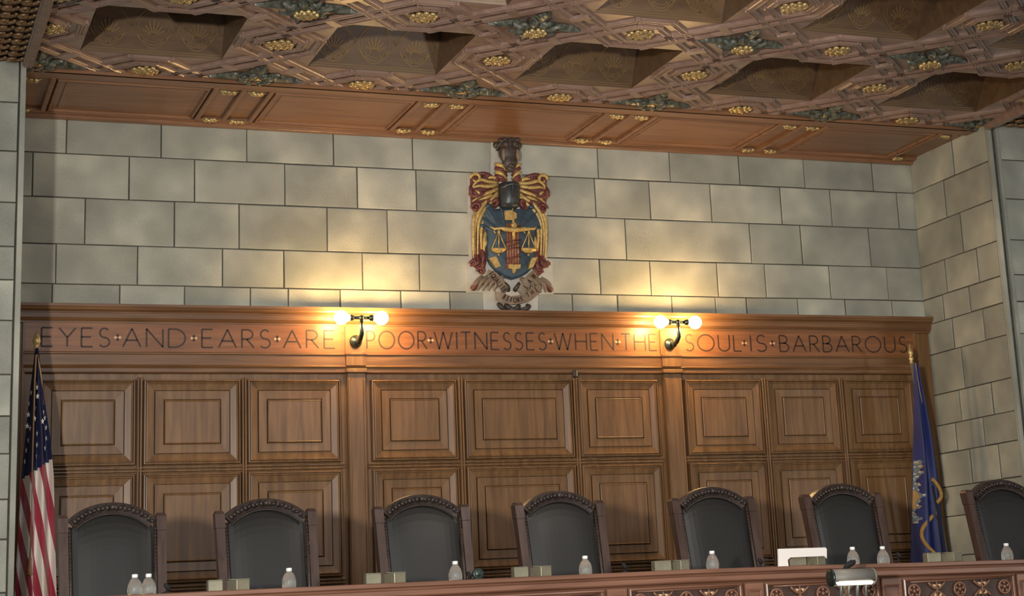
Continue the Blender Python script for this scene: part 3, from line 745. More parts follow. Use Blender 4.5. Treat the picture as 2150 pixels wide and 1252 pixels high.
for bx in (318, 514):
    for sx in (-1,0,1): mb.tube([C(bx,690,.066), C(bx+sx*44,798,.066)], 4.5*U_, 5)
    mb.tube([C(bx-20,672,.066), C(bx-32,690,.066), C(bx-22,700,.066)], 5*U_, 5); mb.tube([C(bx,680,.066), C(bx,700,.066)], 9*U_, 6)
    mb.prism([C(bx-50,798,.05), C(bx+50,798,.05), C(bx+44,812,.05), C(bx+24,826,.05), C(bx,830,.05), C(bx-24,826,.05), C(bx-44,812,.05)], (0,-.03*S,0))
    mb.ball(C(bx,840,.06), 8*U_, 7, 5)
part(mb, 'balance_scales', 'crestgold', coa, 'gold pair of scales')
for a in (((262,862),(300,850),(332,915),(305,925),(292,905)),((535,862),(572,855),(545,920),(515,935),(520,900))):
    mb = MB(); mb.prism([C(*q,.045) for q in a], (0,-.022*S,0)); part(mb, 'scroll', 'crestgold', coa, 'small gold scroll')
# ribbon
def rib(mb, top, bot, d0, d1):
    n = len(top); a = [C(*q, d0+(d1-d0)*math.sin(math.pi*i/(n-1))) for i, q in enumerate(top)]; b = [C(*q, d0+(d1-d0)*math.sin(math.pi*i/(n-1))) for i, q in enumerate(bot)]
    dv = Vector((0,.008*S,0)); mb.loft([[p, q, q+dv, p+dv] for p, q in zip(a, b)])
mb = MB()
rib(mb, [(265,930),(310,950),(350,990),(372,1030),(395,1058)], [(250,985),(285,1005),(325,1035),(345,1075),(350,1110)], .03, .045)
rib(mb, [(575,925),(540,945),(500,985),(470,1030),(445,1055)], [(590,975),(560,1000),(530,1040),(505,1075),(490,1110)], .03, .045)
rib(mb, [(300,1075),(340,1085),(400,1110),(450,1105),(500,1085),(550,1050),(585,1030)], [(310,1130),(350,1150),(400,1165),(450,1160),(510,1145),(560,1110),(600,1075)], .045, .06)
for sx in (0,1):
    f_ = (lambda q: q) if not sx else (lambda q: (835-q[0], q[1]+10))
    for k in range(5):
        x = 165+k*36
        leafy(mb, [f_(q) for q in ((x+60-k*4,975),(x+30,1000),(x+4,1030),(x-8,1068))], 15, 10, .02, .035)
part(mb, 'motto_ribbon', 'cresttan', coa, 'tan motto ribbon')
for sx in (0,1):
    mb = MB(); mb.smooth = True
    f_ = (lambda q: q) if not sx else (lambda q: (835-q[0], q[1]+10))
    leafy(mb, [f_(q) for q in ((160,1060),(180,1030),(230,1000))], 20, 8, .02, .03)
    part(mb, 'ribbon_tip', 'crestred', coa, 'reddish ribbon end')
def along(txt, p0, p1, h, d, curve=0):
    n = len(txt)
    for i, ch in enumerate(txt):
        t = (i+.5)/n; x = p0[0]+(p1[0]-p0[0])*t; y = p0[1]+(p1[1]-p0[1])*t+curve*4*t*(1-t)
        dx, dy = p1[0]-p0[0], p1[1]-p0[1]+curve*4*(1-2*t); l = math.hypot(dx,dy); dx/=l; dy/=l
        w = FONT[ch][0]*.62
        for st in FONT[ch][1]:
            mb.strip([C(x+(px*.62-w/2)*h*dx+(pz-.5)*h*dy, y+(px*.62-w/2)*h*dy-(pz-.5)*h*dx, d) for px, pz in st], 5.5*U_, (0,-1,0), .003)
mb = MB(); along('EQUALITY', (268,952), (366,1078), 30, .052); part(mb, 'motto_word', 'incise', coa, 'dark motto letters EQUALITY')
mb = MB(); along('BEFORE', (342,1108), (480,1124), 30, .068, 22); part(mb, 'motto_word', 'incise', coa, 'dark motto letters BEFORE')
mb = MB(); along('THE', (496,1112), (580,1058), 30, .062); part(mb, 'motto_word', 'incise', coa, 'dark motto letters THE')
mb = MB(); along('LAW', (485,1062), (565,962), 32, .052); part(mb, 'motto_word', 'incise', coa, 'dark motto letters LAW')
mb = MB(); mb.smooth = True
for p in ([(335,1150),(350,1180),(390,1190)],[(525,1160),(520,1182),(470,1190)],[(380,1160),(400,1180),(450,1190)],[(470,1165),(450,1180),(420,1190)],[(385,1185),(430,1192),(475,1186)]):
    leafy(mb, p, 15, 10, .01, .03)
for q in ((345,1165),(530,1170),(400,1180),(460,1182)): mb.ball(C(*q,.02), 17*U_, 8, 5)
part(mb, 'leaf_base', 'crestbrown', coa, 'dark leaf sprig')

for p in ([(400,1065),(385,1040),(375,1010)],[(440,1065),(455,1040),(470,1012)]):
    mb = MB(); mb.smooth = True; leafy(mb, p, 15, 10, .01, .03); part(mb, 'leaf_spray', 'crestbrown', coa, 'dark leaf')

# ---------------------------------------------------------------- wall sconces with two globe bulbs
def sconce(xc, label):
    z0, zt = 1.578, 1.694; yw = 9.928; yb = 9.79
    t = thing('wall_sconce', label, 'wall light', V(xc,yw,z0), 'twin bulb wall sconces')
    mb = MB(); mb.smooth = True
    mb.lathe([(0,0),(.036*S,0),(.038*S,.008*S),(.030*S,.016*S),(.022*S,.020*S),(.014*S,.03*S),(0,.03*S)], V(xc,yw+.004,z0), 16, (0,-1,0)); part(mb, 'wall_plate', 'iron', t)
    mb = MB(); mb.smooth = True
    path = [(yw-.01,z0),(yw-.06,z0-.006),(yw-.10,z0-.002),(yb-.002,z0+.025),(yb,z0+.06),(yb,zt)]
    mb.tube([V(xc,y,z) for y, z in path], [.012*S,.014*S,.015*S,.013*S,.011*S,.010*S], 10)
    mb.ball(V(xc,yw-.07,z0-.012), .017*S, 9, 6); part(mb, 'arm', 'iron', t)
    mb = MB(); mb.smooth = True; mb.tube([V(xc-.055,yb,zt), V(xc+.055,yb,zt)], .009*S, 10); mb.ball(V(xc,yb,zt), .016*S, 9, 6); part(mb, 'crossbar', 'iron', t)
    for sg in (-1,1):
        mb = MB(); mb.smooth = True; mb.lathe([(.009*S,0),(.016*S,.004*S),(.019*S,.022*S),(.017*S,.026*S)], V(xc+sg*.045,yb,zt), 12, (sg,0,0)); s_ = part(mb, 'socket', 'iron', t)
        mb = MB(); mb.smooth = True
        R_ = .040*S; pr = [(.016*S,0)]+[(R_*math.sin(a), .012*S+R_-R_*math.cos(a)) for a in [math.pi*(.16+.84*k/10) for k in range(11)]]
        mb.lathe(pr, V(xc+sg*.066,yb,zt), 18, (sg,0,0)); part(mb, 'bulb', 'bulb', s_, 'lit frosted globe bulb')
sconce(2.632, 'bronze twin globe sconce on the frieze, left of the coat of arms')
sconce(4.640, 'bronze twin globe sconce on the frieze, right of the coat of arms')

# ---------------------------------------------------------------- flags
def cloth(xl, xr, z0, z1, yc, amp, nf, nu=60, nz=60, ph=0.0):
    """gathered hanging cloth; returns point function (a 0..1 across, z)"""
    def pt(a, z):
        l, r = lerp(xl, z), lerp(xr, z); x = l+(r-l)*a
        k = min(1, (r-l)/.12)
        return V(x, yc+amp*k*math.sin(2*math.pi*nf*a+ph+.5*z)+.010*math.sin(7*a+4*z)*k-.03*math.sin(math.pi*a)*k, z)
    return pt
def flag_stand(t, x, yc, z_top, x_b):
    mb = MB(); mb.smooth = True; zf = (ZP-CZ)/S
    mb.tube([V(x_b,yc,zf+.02), V(x,yc,z_top)], .0115*S, 10); part(mb, 'pole', 'brass', t)
    mb = MB(); mb.smooth = True; mb.lathe([(0,0),(.15,0),(.155,.02),(.11,.045),(.04,.07),(.03,.12),(.022,.13)], (x_b*S,yc*S,ZP+.002), 20); part(mb, 'stand', 'brass', t)
YFL = 9.6
t = thing('american_flag', 'stars and stripes flag hanging on a pole by the left stone pier', 'flag', (.832*S,YFL*S,ZP), None)
flag_stand(t, .832, YFL+.012, 1.47, .84)
xl = [(1.475,.826),(1.455,.822),(1.24,.801),(1.0,.783),(.81,.771),(.21,.750),(-.25,.745)]; xr = [(1.475,.838),(1.455,.842),(1.24,.868),(1.0,.905),(.81,.925),(.21,.953),(-.25,.965)]
pt = cloth(xl, xr, 1.47, -.25, YFL-.02, .028, 2.6)
def in_canton(a, z): return z > .81+.10*(a-.15)+.0 + (.0 if a > .15 else 0)
def flag_mesh(pt, z0, z1, nu, nz, test, want):
    mb = MB(); mb.smooth = True; P = {}
    for i in range(nu+1):
        for j in range(nz+1): P[i,j] = pt(i/nu, z0+(z1-z0)*j/nz)
    for i in range(nu):
        for j in range(nz):
            if test((i+.5)/nu, z0+(z1-z0)*(j+.5)/nz) == want: mb.add([P[i,j],P[i+1,j],P[i+1,j+1],P[i,j+1]], [(0,1,2,3)])
    return mb
# stripes: one part with its own coordinate attribute
mb = flag_mesh(pt, 1.475, -.25, 70, 130, in_canton, False)
o = part(mb, 'striped_cloth', 'stripes', t, 'red and white stripes')
me = o.data; at = me.color_attributes.new('cloth','FLOAT_COLOR','POINT'); o0 = parent_origin(t)
for i, vx in enumerate(me.vertices):
    w = vx.co+o0; x = w.x/S; z = (w.z-CZ)/S
    l, r = lerp(xl,z), lerp(xr,z); a = (x-l)/(r-l); xc = l+(r-l)*.42
    if a < .42: s_ = (x-xc+.205*z)/.056+.10
    else: s_ = (x-xc+.205*z)/.071+.78
    at.data[i].color = (s_+20, a, 0, 1)
mb = flag_mesh(pt, 1.475, -.25, 70, 130, in_canton, True); mb.k = 0; mb.smooth = False
mb.k = 1
for sx, sy in ((152,302),(180,320),(143,350),(200,390),(133,402),(172,372),(190,438),(125,455),(153,425),(145,470),(222,465),(180,492),(212,513),(138,525),(168,545),(200,563),(130,570),(124,622),(162,598),(165,260),(178,278),(218,420)):
    p = W(sx/2.226, 690+sy/2.226, YFL-.03); z = p.z; l, r = lerp(xl,z), lerp(xr,z); a = min(.95,max(.05,(p.x-l)/(r-l)))
    c = pt(a, z); tx = (pt(min(1,a+.04), z)-pt(max(0,a-.04), z)).normalized(); nrm = tx.cross(Vector((0,0,1))); nrm = nrm if nrm.y < 0 else -nrm
    R_ = .0172*S; q = []
    for k in range(10):
        rr = R_*(1 if k%2 == 0 else .42); an = math.pi/2+k*math.pi/5
        q.append(c+tx*rr*math.cos(an)*.85+Vector((0,0,rr*math.sin(an)))+nrm*.012)
    mb.add(q, [list(range(10))])
part(mb, 'starred_canton', ['navy','white'], t, 'navy canton with white stars')
mb = MB(); mb.smooth = True
mb.lathe([(.006,-.02),(.018,-.005),(.012,.012),(.024,.02),(.014,.032),(.022,.05),(.030,.075),(.022,.105),(.008,.135),(0,.155)], V(.832,YFL+.012,1.462), 12); part(mb, 'finial', 'gold', t, 'gold finial')
mb = MB(); mb.smooth = True
cpts = [(76,745),(73,800),(70,900),(67,1000),(65,1100),(63,1170)]
P = [W(u,v,YFL-.075) for u, v in cpts]; mb.tube([V(*p) for p in P], .0042*S, 7)
p = W(63,1170,YFL-.075); mb.lathe([(.004*S,0),(.010*S,-.012*S),(.007*S,-.024*S),(.012*S,-.06*S),(.013*S,-.09*S),(0,-.092*S)], V(*p), 10)
P = [W(u,v,YFL-.03) for u, v in ((79,745),(84,775),(90,815),(93,850))]; mb.tube([V(*p) for p in P], .0036*S, 6)
part(mb, 'cord', 'cord', t, 'tan cord with tassel')

t = thing('state_flag', 'deep blue flag with gold fringe hanging on a pole by the right stone wall', 'flag', (6.1*S,YFL*S,ZP))
def WX(u, v, Y=YFL): return W(u,v,Y).x
lr = [(765,1913,1922),(800,1914,1927),(850,1914,1936),(930,1915,1949),(1000,1915,1961),(1060,1914,1967),(1100,1914,1972),(1170,1912,1982),(1252,1910,1992)]
xl = [(W(1915,y,YFL).z, WX(a,y)) for y, a, b in lr]; xr = [(W(1915,y,YFL).z, WX(b,y)) for y, a, b in lr]
flag_stand(t, WX(1917,760), YFL+.02, W(1917,760,YFL).z, WX(1979,1160)+.1)
zt = W(1917,766,YFL).z
pt = cloth(xl, xr, zt, -.1, YFL-.03, .024, 1.7, ph=1.2)
mb = flag_mesh(pt, zt, -.1, 60, 110, lambda a, z: True, True); part(mb, 'flag_cloth', 'blue', t)
mb = MB(); mb.smooth = True
mb.lathe([(.010,-.03),(.022,-.02),(.014,0),(.024,.012),(.020,.03),(.012,.045),(.024,.06),(.020,.085),(.006,.14),(0,.16)], V(WX(1917,760),YFL+.02,W(1917,757,YFL).z), 12); part(mb, 'finial', 'gold', t, 'pale gold spear finial')
mb = MB()
for k in range(44):
    p = W(1915,968+k*3.0,YFL)
    for q in range(4):
        wv = .040+.014*math.sin(k*.31)+.010*math.sin(k*.83)
        a0, a1 = .004+q*wv, .004+(q+1)*wv
        mb.k = 1 if (20 < k < 34 and q in (0,1)) or (random.random() < .12) else (2 if random.random() < .2 else 0)
        if q == 3 and k % 4 > 1: continue
        n_ = Vector((0,-.012,0)); d_ = Vector((0,0,-.0118)); c1_ = pt(a0,p.z)+n_; c2_ = pt(a1,p.z)+n_
        mb.prism([c1_, c2_, c2_+d_, c1_+d_], (0,-.002,0))
part(mb, 'seal_emblem', ['seal','fringe','plaster'], t, 'grey and gold embroidered seal edge')
mb = MB()
for path in ([(1955,1006),(1962,1012),(1970,1024),(1975,1036),(1974,1046),(1966,1056)],[(1958,1083),(1949,1093),(1938,1107),(1934,1120),(1937,1134),(1947,1148),(1957,1158),(1967,1170)]):
    P = [Vector(V(*W(u,v,YFL-.075))) for u, v in path]; Q = []
    for i in range(len(P)-1):
        a, b, c, d = P[max(i-1,0)], P[i], P[i+1], P[min(i+2,len(P)-1)]
        for k in (0,.33,.66): Q.append(.5*((2*b)+(c-a)*k+(2*a-5*b+4*c-d)*k*k+(3*b-a-3*c+d)*k**3))
    Q.append(P[-1]); mb.strip(Q, .021*S, (0,-1,0), .012)
part(mb, 'fringe', 'fringe', t, 'gold fringe along the cloth edge')
mb = MB(); mb.smooth = True; mb.tube([V(*W(u,v,YFL-.04)) for u, v in ((1922,762),(1926,790),(1932,825),(1938,852))], .0034*S, 6); part(mb, 'cord', 'cord', t, 'pale gold cord')
mb = MB(); mb.smooth = True; mb.tube([V(*W(u,v,YFL-.10)) for u, v in ((1957,1020),(1968,1075),(1980,1170))], .0058*S, 8); part(mb, 'lower_staff', 'black', t, 'dark lower staff')
mb = MB(); mb.smooth = True; mb.tube([V(*W(u,v,YFL-.103)) for u, v in ((1963.5,1066),(1968,1090))], .0068*S, 8); part(mb, 'staff_highlight', 'chrome', t, 'bright band standing for the highlight on the staff')  # short band put on the dark staff as its painted highlight

# ---------------------------------------------------------------- judges' bench
YE = 7.05
def dzx(x): return .141 if x < 3.3 else lerp([(3.3,.141),(3.95,.1355),(4.4,.127),(5.1,.1175),(6.6,.102)], x)
def B(x, y, dz): return V(x, y, dzx(x)+dz)
bench = thing('judges_bench', 'long dark wood bench front with carved panels and a projecting ledge along the bottom', 'bench', V(3.3,7.2,-1.0714))
XB0, XB1 = .2, 6.45
xs = [XB0+(XB1-XB0)*k/60 for k in range(61)]
def bprof(pts, name, mat, parent=bench, label=None):
    mb = MB(); mb.loft([[B(x,y,z) for y, z in pts] for x in xs]); return part(mb, name, mat, parent, label)
bprof([(YE,-.003),(YE+.003,0),(7.50,0),(7.50,-.02),(YE+.006,-.02),(YE,-.016)], 'ledge', 'bench')
bprof([(YE+.02,-.02),(YE+.022,-.028),(YE+.010,-.032),(YE+.010,-.050),(YE+.016,-.056),(YE+.03,-.060),(YE+.032,-.064),(7.48,-.064),(7.48,-.02)], 'ledge_moulding', 'bench')
mb = MB(); zf = -1.0714
mb.loft([[B(x,YE+.045,-.064), B(x,7.46,-.064), V(x,7.46,zf), V(x,YE+.045,zf)] for x in xs]); part(mb, 'body', 'bench', bench)
stx = [(.985,1.07),(1.64,1.725),(2.302,2.388),(2.943,3.035),(3.597,3.688),(4.289,4.392),(5.022,5.135),(5.76,5.87)]
for a, b in stx:
    mb = MB(); m_ = (a+b)/2; h = (b-a)/2; zc = dzx(m_)-.27
    mb.bbox(V(m_,YE+.035,zc), (h*S,.012*S,.205*S), None, .1)
    rings = []
    for ins, d in ((.012,0),(.014,.006),(.022,.004),(.024,.0)): rings.append([V(a+ins,YE+.0235-d,zc-.19+ins), V(b-ins,YE+.0235-d,zc-.19+ins), V(b-ins,YE+.0235-d,zc+.19-ins), V(a+ins,YE+.0235-d,zc+.19-ins)])
    mb.loft(rings, True, False); part(mb, 'stile', 'bench', bench)
for n, ((a, b), (c, d)) in enumerate(zip([(0.3,.40)]+stx, stx+[(6.5,6.6)])):
    mb = MB(); x0, x1 = b+.012, c-.012; zc = dzx((b+c)/2); z1, z0 = zc-.068, zc-.47; rings = []
    if c > 6.4: x1 = 6.43
    for ins, dd in ((0,.02),(0,.026),(.006,.030),(.009,.024),(.012,.022),(.014,.012),(.016,.008)):
        rings.append([V(x0+ins,YE+.05-dd,z0+ins), V(x1-ins,YE+.05-dd,z0+ins), V(x1-ins,YE+.05-dd,z1-ins), V(x0+ins,YE+.05-dd,z1-ins)])
    mb.loft(rings, True, False); mb.k = 1 if n >= 2 else 0; mb.add(rings[-1], [(0,1,2,3)]); pn = part(mb, 'panel', ['bench','chairwood'], bench)
    if n < 2: continue
    mb = MB(); mb.smooth = True; wdt = x1-x0; nx = 2; st = wdt*.81/4; yb_ = YE+.034
    for r_ in range(2):
        for k in range(2*nx+1):
            cx_ = x0+.095*wdt+k*st; cz_ = z1-.056-r_*.1
            if k % 2 == 0:
                rad = .030; mb.k = 0
                mb.tube([V(cx_+rad*math.cos(q), yb_, cz_+rad*math.sin(q)) for q in [math.pi*2*i/14 for i in range(15)]], .006*S, 6, False)
                mb.ball(V(cx_,yb_,cz_), .010*S, 7, 5)
                for q in range(5):
                    an = q*2*math.pi/5+.3; mb.ball(V(cx_+.019*math.cos(an), yb_, cz_+.019*math.sin(an)), .008*S, 6, 4)
            else:
                mb.k = 1
                for dx, dz in ((-.014,.021),(.014,.021),(-.014,-.021),(.014,-.021)):
                    mb.prism([V(cx_+dx-.011,yb_,cz_+dz+.006*(1 if dz>0 else -1)), V(cx_+dx,yb_-.004,cz_+dz-.010*(1 if dz>0 else -1)), V(cx_+dx+.011,yb_,cz_+dz+.006*(1 if dz>0 else -1))], (0,-.006,0))
                for dx in (-.036,.036):
                    for dz in (-.026,.026): mb.ball(V(cx_+dx,yb_,cz_+dz), .005*S, 6, 4)
                mb.k = 0
                for sg in (-1,1):
                    mb.tube([V(cx_-.045+.09*i/10, yb_, cz_+sg*(.036-.030*math.sin(math.pi*i/10))) for i in range(11)], .0055*S, 6)
                mb.tube([V(cx_,yb_,cz_-.04), V(cx_,yb_,cz_+.04)], .005*S, 6)
        mb.k = 0; mb.tube([V(x0+.04,yb_,z1-.106-r_*.1), V(x1-.04,yb_,z1-.106-r_*.1)], .005*S, 6)
    mb.tube([V(x0+.04,yb_,z1-.014), V(x1-.04,yb_,z1-.014)], .004*S, 6)
    part(mb, 'openwork_carving', ['bench','inlay'], pn)

# ---------------------------------------------------------------- high backed chairs
Yc = 8.0
def make_chair(x, label, group):
    o = thing('judge_chair', label, 'chair', (x*S, Yc*S, ZP), group); o['_local'] = 1
    H = CZ+.555*S-ZP                     # arch apex height above the platform
    pT = CZ+.505*S-ZP                    # post top
    hw = .227*S; lean = math.tan(math.radians(12)); tp = .05
    def L(xx, zz, d=0):                  # on the back's plane; d towards the sitter (-y)
        k = 1-tp*(H-zz); return Vector((xx*k, (zz-H)*lean-d, zz))
    def add(mb, name, mat, label=None):
        ob = mb.build(name, mat, o, (0,0,0), label); ob.location = (0,0,0); return ob
    pw = .027
    for sg in (-1,1):
        mb = MB(); xo = sg*(hw-pw)
        rings = []
        for zz, w in ((.30,1),(pT-.11,1),(pT-.105,1.1),(pT-.02,1.12),(pT-.012,.96),(pT,.8)):
            rings.append([L(xo-pw*w,zz,.034*w), L(xo+pw*w,zz,.034*w), L(xo+pw*w,zz,-.04*w), L(xo-pw*w,zz,-.04*w)])
        mb.loft(rings); add(mb, 'back_post', 'chairwood')
    xi = hw-2*pw; zs0 = pT-.035          # arch springs from the posts
    rise = H-zs0; Rr = (xi*xi+rise*rise)/(2*rise)
    def arch(a, off=0):                  # a -1..1 ; off inward
        ang = math.asin(xi/Rr)*a; return ((Rr-off)*math.sin(ang), H-Rr+(Rr-off)*math.cos(ang))
    mb = MB(); th = .066
    rings = []
    for k in range(25):
        a = -1+2*k/24; (x0_,z0_),(x1_,z1_) = arch(a), arch(a, th)
        rings.append([L(x0_,z0_,.03), L(x0_,z0_+.004,-.03), L(x1_,z1_,-.03), L(x1_,z1_,.02), L((x0_+x1_)/2,(z0_+z1_)/2,.042)])
    mb.loft(rings); mb.smooth = True
    for k in range(20):
        a = -.93+1.86*k/19; px_, pz_ = arch(a, .014+.030*(k%2)); q, r_ = arch(a+.05, .050-.030*(k%2))
        mb.tube([L(px_,pz_,.036), L((px_+q)/2,(pz_+r_)/2,.048), L(q,r_,.036)], [.006,.012,.005], 6)
    mb.ball(L(0,H-.030,.045), .020, 8, 6)
    add(mb, 'crest_rail', 'carve', 'dark carved arched crest rail')
    mb = MB(); mb.smooth = True
    for k in range(46):
        a = -1+2*k/45; px_, pz_ = arch(a, th+.004); mb.ball(L(px_,pz_,.026), .0068, 6, 4)
    for sg in (-1,1):
        for k in range(34): mb.ball(L(sg*(xi-.010), zs0-.062-k*.022, .024), .0075, 6, 4)
        mb.tube([L(sg*(xi-.010),zs0-.04,.018), L(sg*(xi-.010),.44,.018)], .012, 6)
    add(mb, 'carved_bead', 'carve')
    mb = MB(); mb.smooth = True; nx, nz = 14, 18; x_i = xi-.022; P = {}
    for i in range(nx+1):
        a = -1+2*i/nx; ztop = arch(a*.96, th+.012)[1]
        for j in range(nz+1):
            zz = .44+(ztop-.44)*j/nz; bul = .028*(1-a**4)*(1-(2*j/nz-1)**6)
            P[i,j] = L(x_i*a, zz, .006+bul)
    for i in range(nx):
        for j in range(nz): mb.add([P[i,j],P[i+1,j],P[i+1,j+1],P[i,j+1]], [(0,1,2,3)])
    mb.smooth = False
    mb.loft([[L(-x_i,zz,-.02), L(x_i,zz,-.02), L(x_i,zz,.004), L(-x_i,zz,.004)] for zz in (.42, zs0-.05)])
    for sg in (-1,1): mb.add([L(x_i*(-1+2*i/10), .5, -.021) for i in (0,10)]+[L(x_i*(1-2*i/10), arch(.96*(1-2*i/10), th)[1], -.021) for i in range(11)], [list(range(13))])
    add(mb, 'back_cushion', 'leather', 'charcoal leather back')
    yb0 = (.45-H)*lean
    mb = MB(); mb.bbox((0,yb0-.27,.43), (hw-.02,.27,.045), None, .5); add(mb, 'seat', 'leather')
    mb = MB(); mb.bbox((0,yb0-.26,.37), (hw-.015,.26,.035)); add(mb, 'seat_frame', 'chairwood')
    for sg in (-1,1):
        mb = MB(); mb.smooth = True; xa = sg*(hw-.03)
        mb.tube([(xa,yb0+.03,.62),(xa,yb0-.2,.64),(xa,yb0-.42,.64),(xa,yb0-.46,.61),(xa,yb0-.42,.585)], [.024,.026,.028,.026,.02], 8)
        mb.tube([(xa,yb0-.40,.62),(xa,yb0-.42,.40)], .022, 8); add(mb, 'armrest', 'chairwood')
        mb = MB(); mb.loft([[(xa-w,yb0-.47-w,z), (xa+w,yb0-.47-w,z), (xa+w,yb0-.47+w,z), (xa-w,yb0-.47+w,z)] for z, w in ((.0,.022),(.34,.028))]); add(mb, 'leg', 'chairwood')
        mb = MB(); mb.loft([[(xa-w,yb0+dy-w,z), (xa+w,yb0+dy-w,z), (xa+w,yb0+dy+w,z), (xa-w,yb0+dy+w,z)] for z, w, dy in ((.0,.022,.08),(.36,.028,0))]); add(mb, 'leg', 'chairwood')
    return o
GC = 'high backed chairs behind the bench'
chairs = [(1.020,'leather high backed chair with carved arch, beside the striped flag, leftmost in the row'),(1.687,'leather high backed chair under the third wall panel, second from the striped flag'),
 (2.410,'leather high backed chair behind the bench, third from the striped flag'),(3.092,'leather high backed chair in the middle of the row, below the wide middle panel'),
 (3.907,'leather high backed chair below the right sconce pilaster, just left of the white card stand'),(4.640,'leather high backed chair behind the white card stand, left of the blue flag'),
 (5.612,'leather high backed chair in front of the right stone wall, right of the blue flag')]
c0 = make_chair(chairs[0][0], chairs[0][1], GC)
for x, lb in chairs[1:]: dup(c0, (x*S, Yc*S, ZP), lb, GC)
for o in bpy.data.objects:
    if '_local' in o: del o['_local']

# ---------------------------------------------------------------- things on the bench
def on_bench(u, v, Y=7.13): p = W(u, v, Y); return Vector((p.x*S, Y*S, CZ+dzx(p.x-.035)*S+.001))
def make_bottle(loc, label, group):
    o = thing('water_bottle', label, 'bottle', loc, group); k = 1.0
    mb = MB(); mb.smooth = True
    mb.lathe([(0,0),(.034,0),(.039,.006),(.040,.030),(.038,.046),(.033,.062),(.024,.078),(.014,.088),(.012,.094),(0,.094)], loc, 18); part(mb, 'body', 'bottle', o)
    mb = MB(); mb.smooth = True; mb.lathe([(0,.090),(.0155,.090),(.0165,.093),(.0165,.106),(.014,.109),(0,.109)], loc, 14); part(mb, 'cap', 'cap', o, 'white cap')
    return o
GB = 'small water bottles on the bench'
bl = [(283,1232,'small clear water bottle, left one of the pair in front of the leftmost chair'),(312,1230,'small clear water bottle, right one of the pair in front of the leftmost chair'),
 (607,1215,'small clear water bottle in front of the second chair from the striped flag'),(956,1202,'small clear water bottle in front of the third chair from the striped flag'),(1229,1190,'small clear water bottle in front of the middle chair'),
 (1496,1182,'small clear water bottle in front of the chair left of the white card stand'),(1791,1170,'small clear water bottle partly behind the black microphone above the grey lamp'),
 (1854,1168,'small clear water bottle just right of the grey lamp, by the chair post'),(2114,1160,'small clear water bottle at the far right, in front of the last chair')]
b0 = None
for u, v, lb in bl:
    loc = on_bench(u, v)
    if b0 is None: b0 = make_bottle(loc, lb, GB)
    else: dup(b0, loc, lb, GB)
GX = 'brass blocks on the bench'
bxs = [(435,466,0,'left block of the pair before the second chair'),(476,525,1,'right block of the pair before the second chair'),(766,798,0,'left block of the pair before the third chair'),(807,852,1,'right block of the pair before the third chair'),
 (1077,1107,0,'left block of the pair before the middle chair'),(1115,1158,1,'right block of the pair before the middle chair'),(1373,1408,0,'left block of the pair before the chair below the right sconce'),(1411,1448,1,'right block of the pair before the chair below the right sconce'),
 (1657,1692,0,'left block half hidden behind the white card stand'),(1697,1735,1,'right block half hidden behind the white card stand'),
 (1947,1976,0,'left block at the foot of the blue flag'),(1981,2022,1,'right block at the foot of the blue flag')]
for u0, u1, kind, lb in bxs:
    Y = 7.16; a, b = W(u0,1220,Y).x, W(u1,1220,Y).x; c = Vector(((a+b)/2*S, Y*S, CZ+max(dzx(a-.04),dzx(b))*S+.001)); w = (b-a)*S/2
    o = thing('brass_block', 'low brass block, '+lb, 'block', c, GX)
    if kind == 0:
        mb = MB(); mb.bbox(c+Vector((0,0,.029)), (w,.03,.029), None, .12); part(mb, 'body', 'brass', o)
    else:
        R_ = Matrix.Rotation(math.radians(24),3,'Z'); mb = MB(); mb.bbox(c+Vector((0,0,.0285)), (w*.66,w*.72,.0285), R_, .08); part(mb, 'body', 'brass', o)
    mb = MB(); mb.bbox(c+Vector((0,0,.0595)), (w*.97 if kind == 0 else w*.9,.026,.0018), None, .3); part(mb, 'top_plate', 'brass', o)
# white folded card stand
Y = 7.10
def q_(u, v): p = W(u,v,Y); return V(p.x, Y, max(p.z, dzx(p.x)))
mb = MB(); 
mb.prism([q_(1634,1153),q_(1733,1150),q_(1736,1153),q_(1736,1173),q_(1731,1168),q_(1660,1171),q_(1654,1176),q_(1656,1192),q_(1635,1192)], (0,.012,0))
o = mb.build('card_stand', 'paper', None, V(W(1650,1190,Y).x, Y, dzx(3.84))); tag(o, 'white angled card stand on the bench before the chair left of the blue flag', 'stand')
# small microphones behind the ledge
GM = 'small black microphones on the bench'
for u, v, lb in ((350,1238,'small black microphone right of the leftmost chair'),(985,1213,'small black microphone right of the third chair, beside the carved disc'),(1311,1195,'small black microphone right of the middle chair'),(1596,1184,'small black microphone just left of the white card stand'),(1887,1172,'small black microphone left of the blue flag')):
    Y = 7.24; p = W(u, v-4, Y); c = V(p.x, Y, dzx(p.x)); tip = V(p.x, Y, p.z+.004)
    o = thing('microphone', lb, 'microphone', c, GM)
    mb = MB(); mb.smooth = True; mb.lathe([(0,0),(.03,0),(.03,.008),(.008,.014),(.006,.02)], c, 12); part(mb, 'base', 'black', o)
    mb = MB(); mb.smooth = True; mb.tube([c+Vector((0,0,.01)), c+Vector((.004,.01,.02)), tip], .005, 6); part(mb, 'stem', 'black', o)
    mb = MB(); mb.smooth = True; mb.tube([tip+Vector((-.012,0,.016)), tip+Vector((-.006,0,.008)), tip+Vector((.010,0,-.012)), tip+Vector((.014,0,-.018))], [.005,.013,.014,.006], 9); part(mb, 'foam_tip', 'black', o)
Y = 7.2; p = W(1003,1206,Y); c = V(p.x, Y, dzx(p.x))
o = thing('carved_disc', 'small round carved dark disc standing on the bench right of the third chair', 'ornament', c)
cc = c+Vector((0,0,.034)); mb = MB(); mb.smooth = True; mb.lathe([(0,0),(.034,0),(.034,.014),(.028,.018),(.02,.014),(.012,.02),(0,.022)], cc, 18, (0,-1,0)); part(mb, 'disc', 'iron', o)
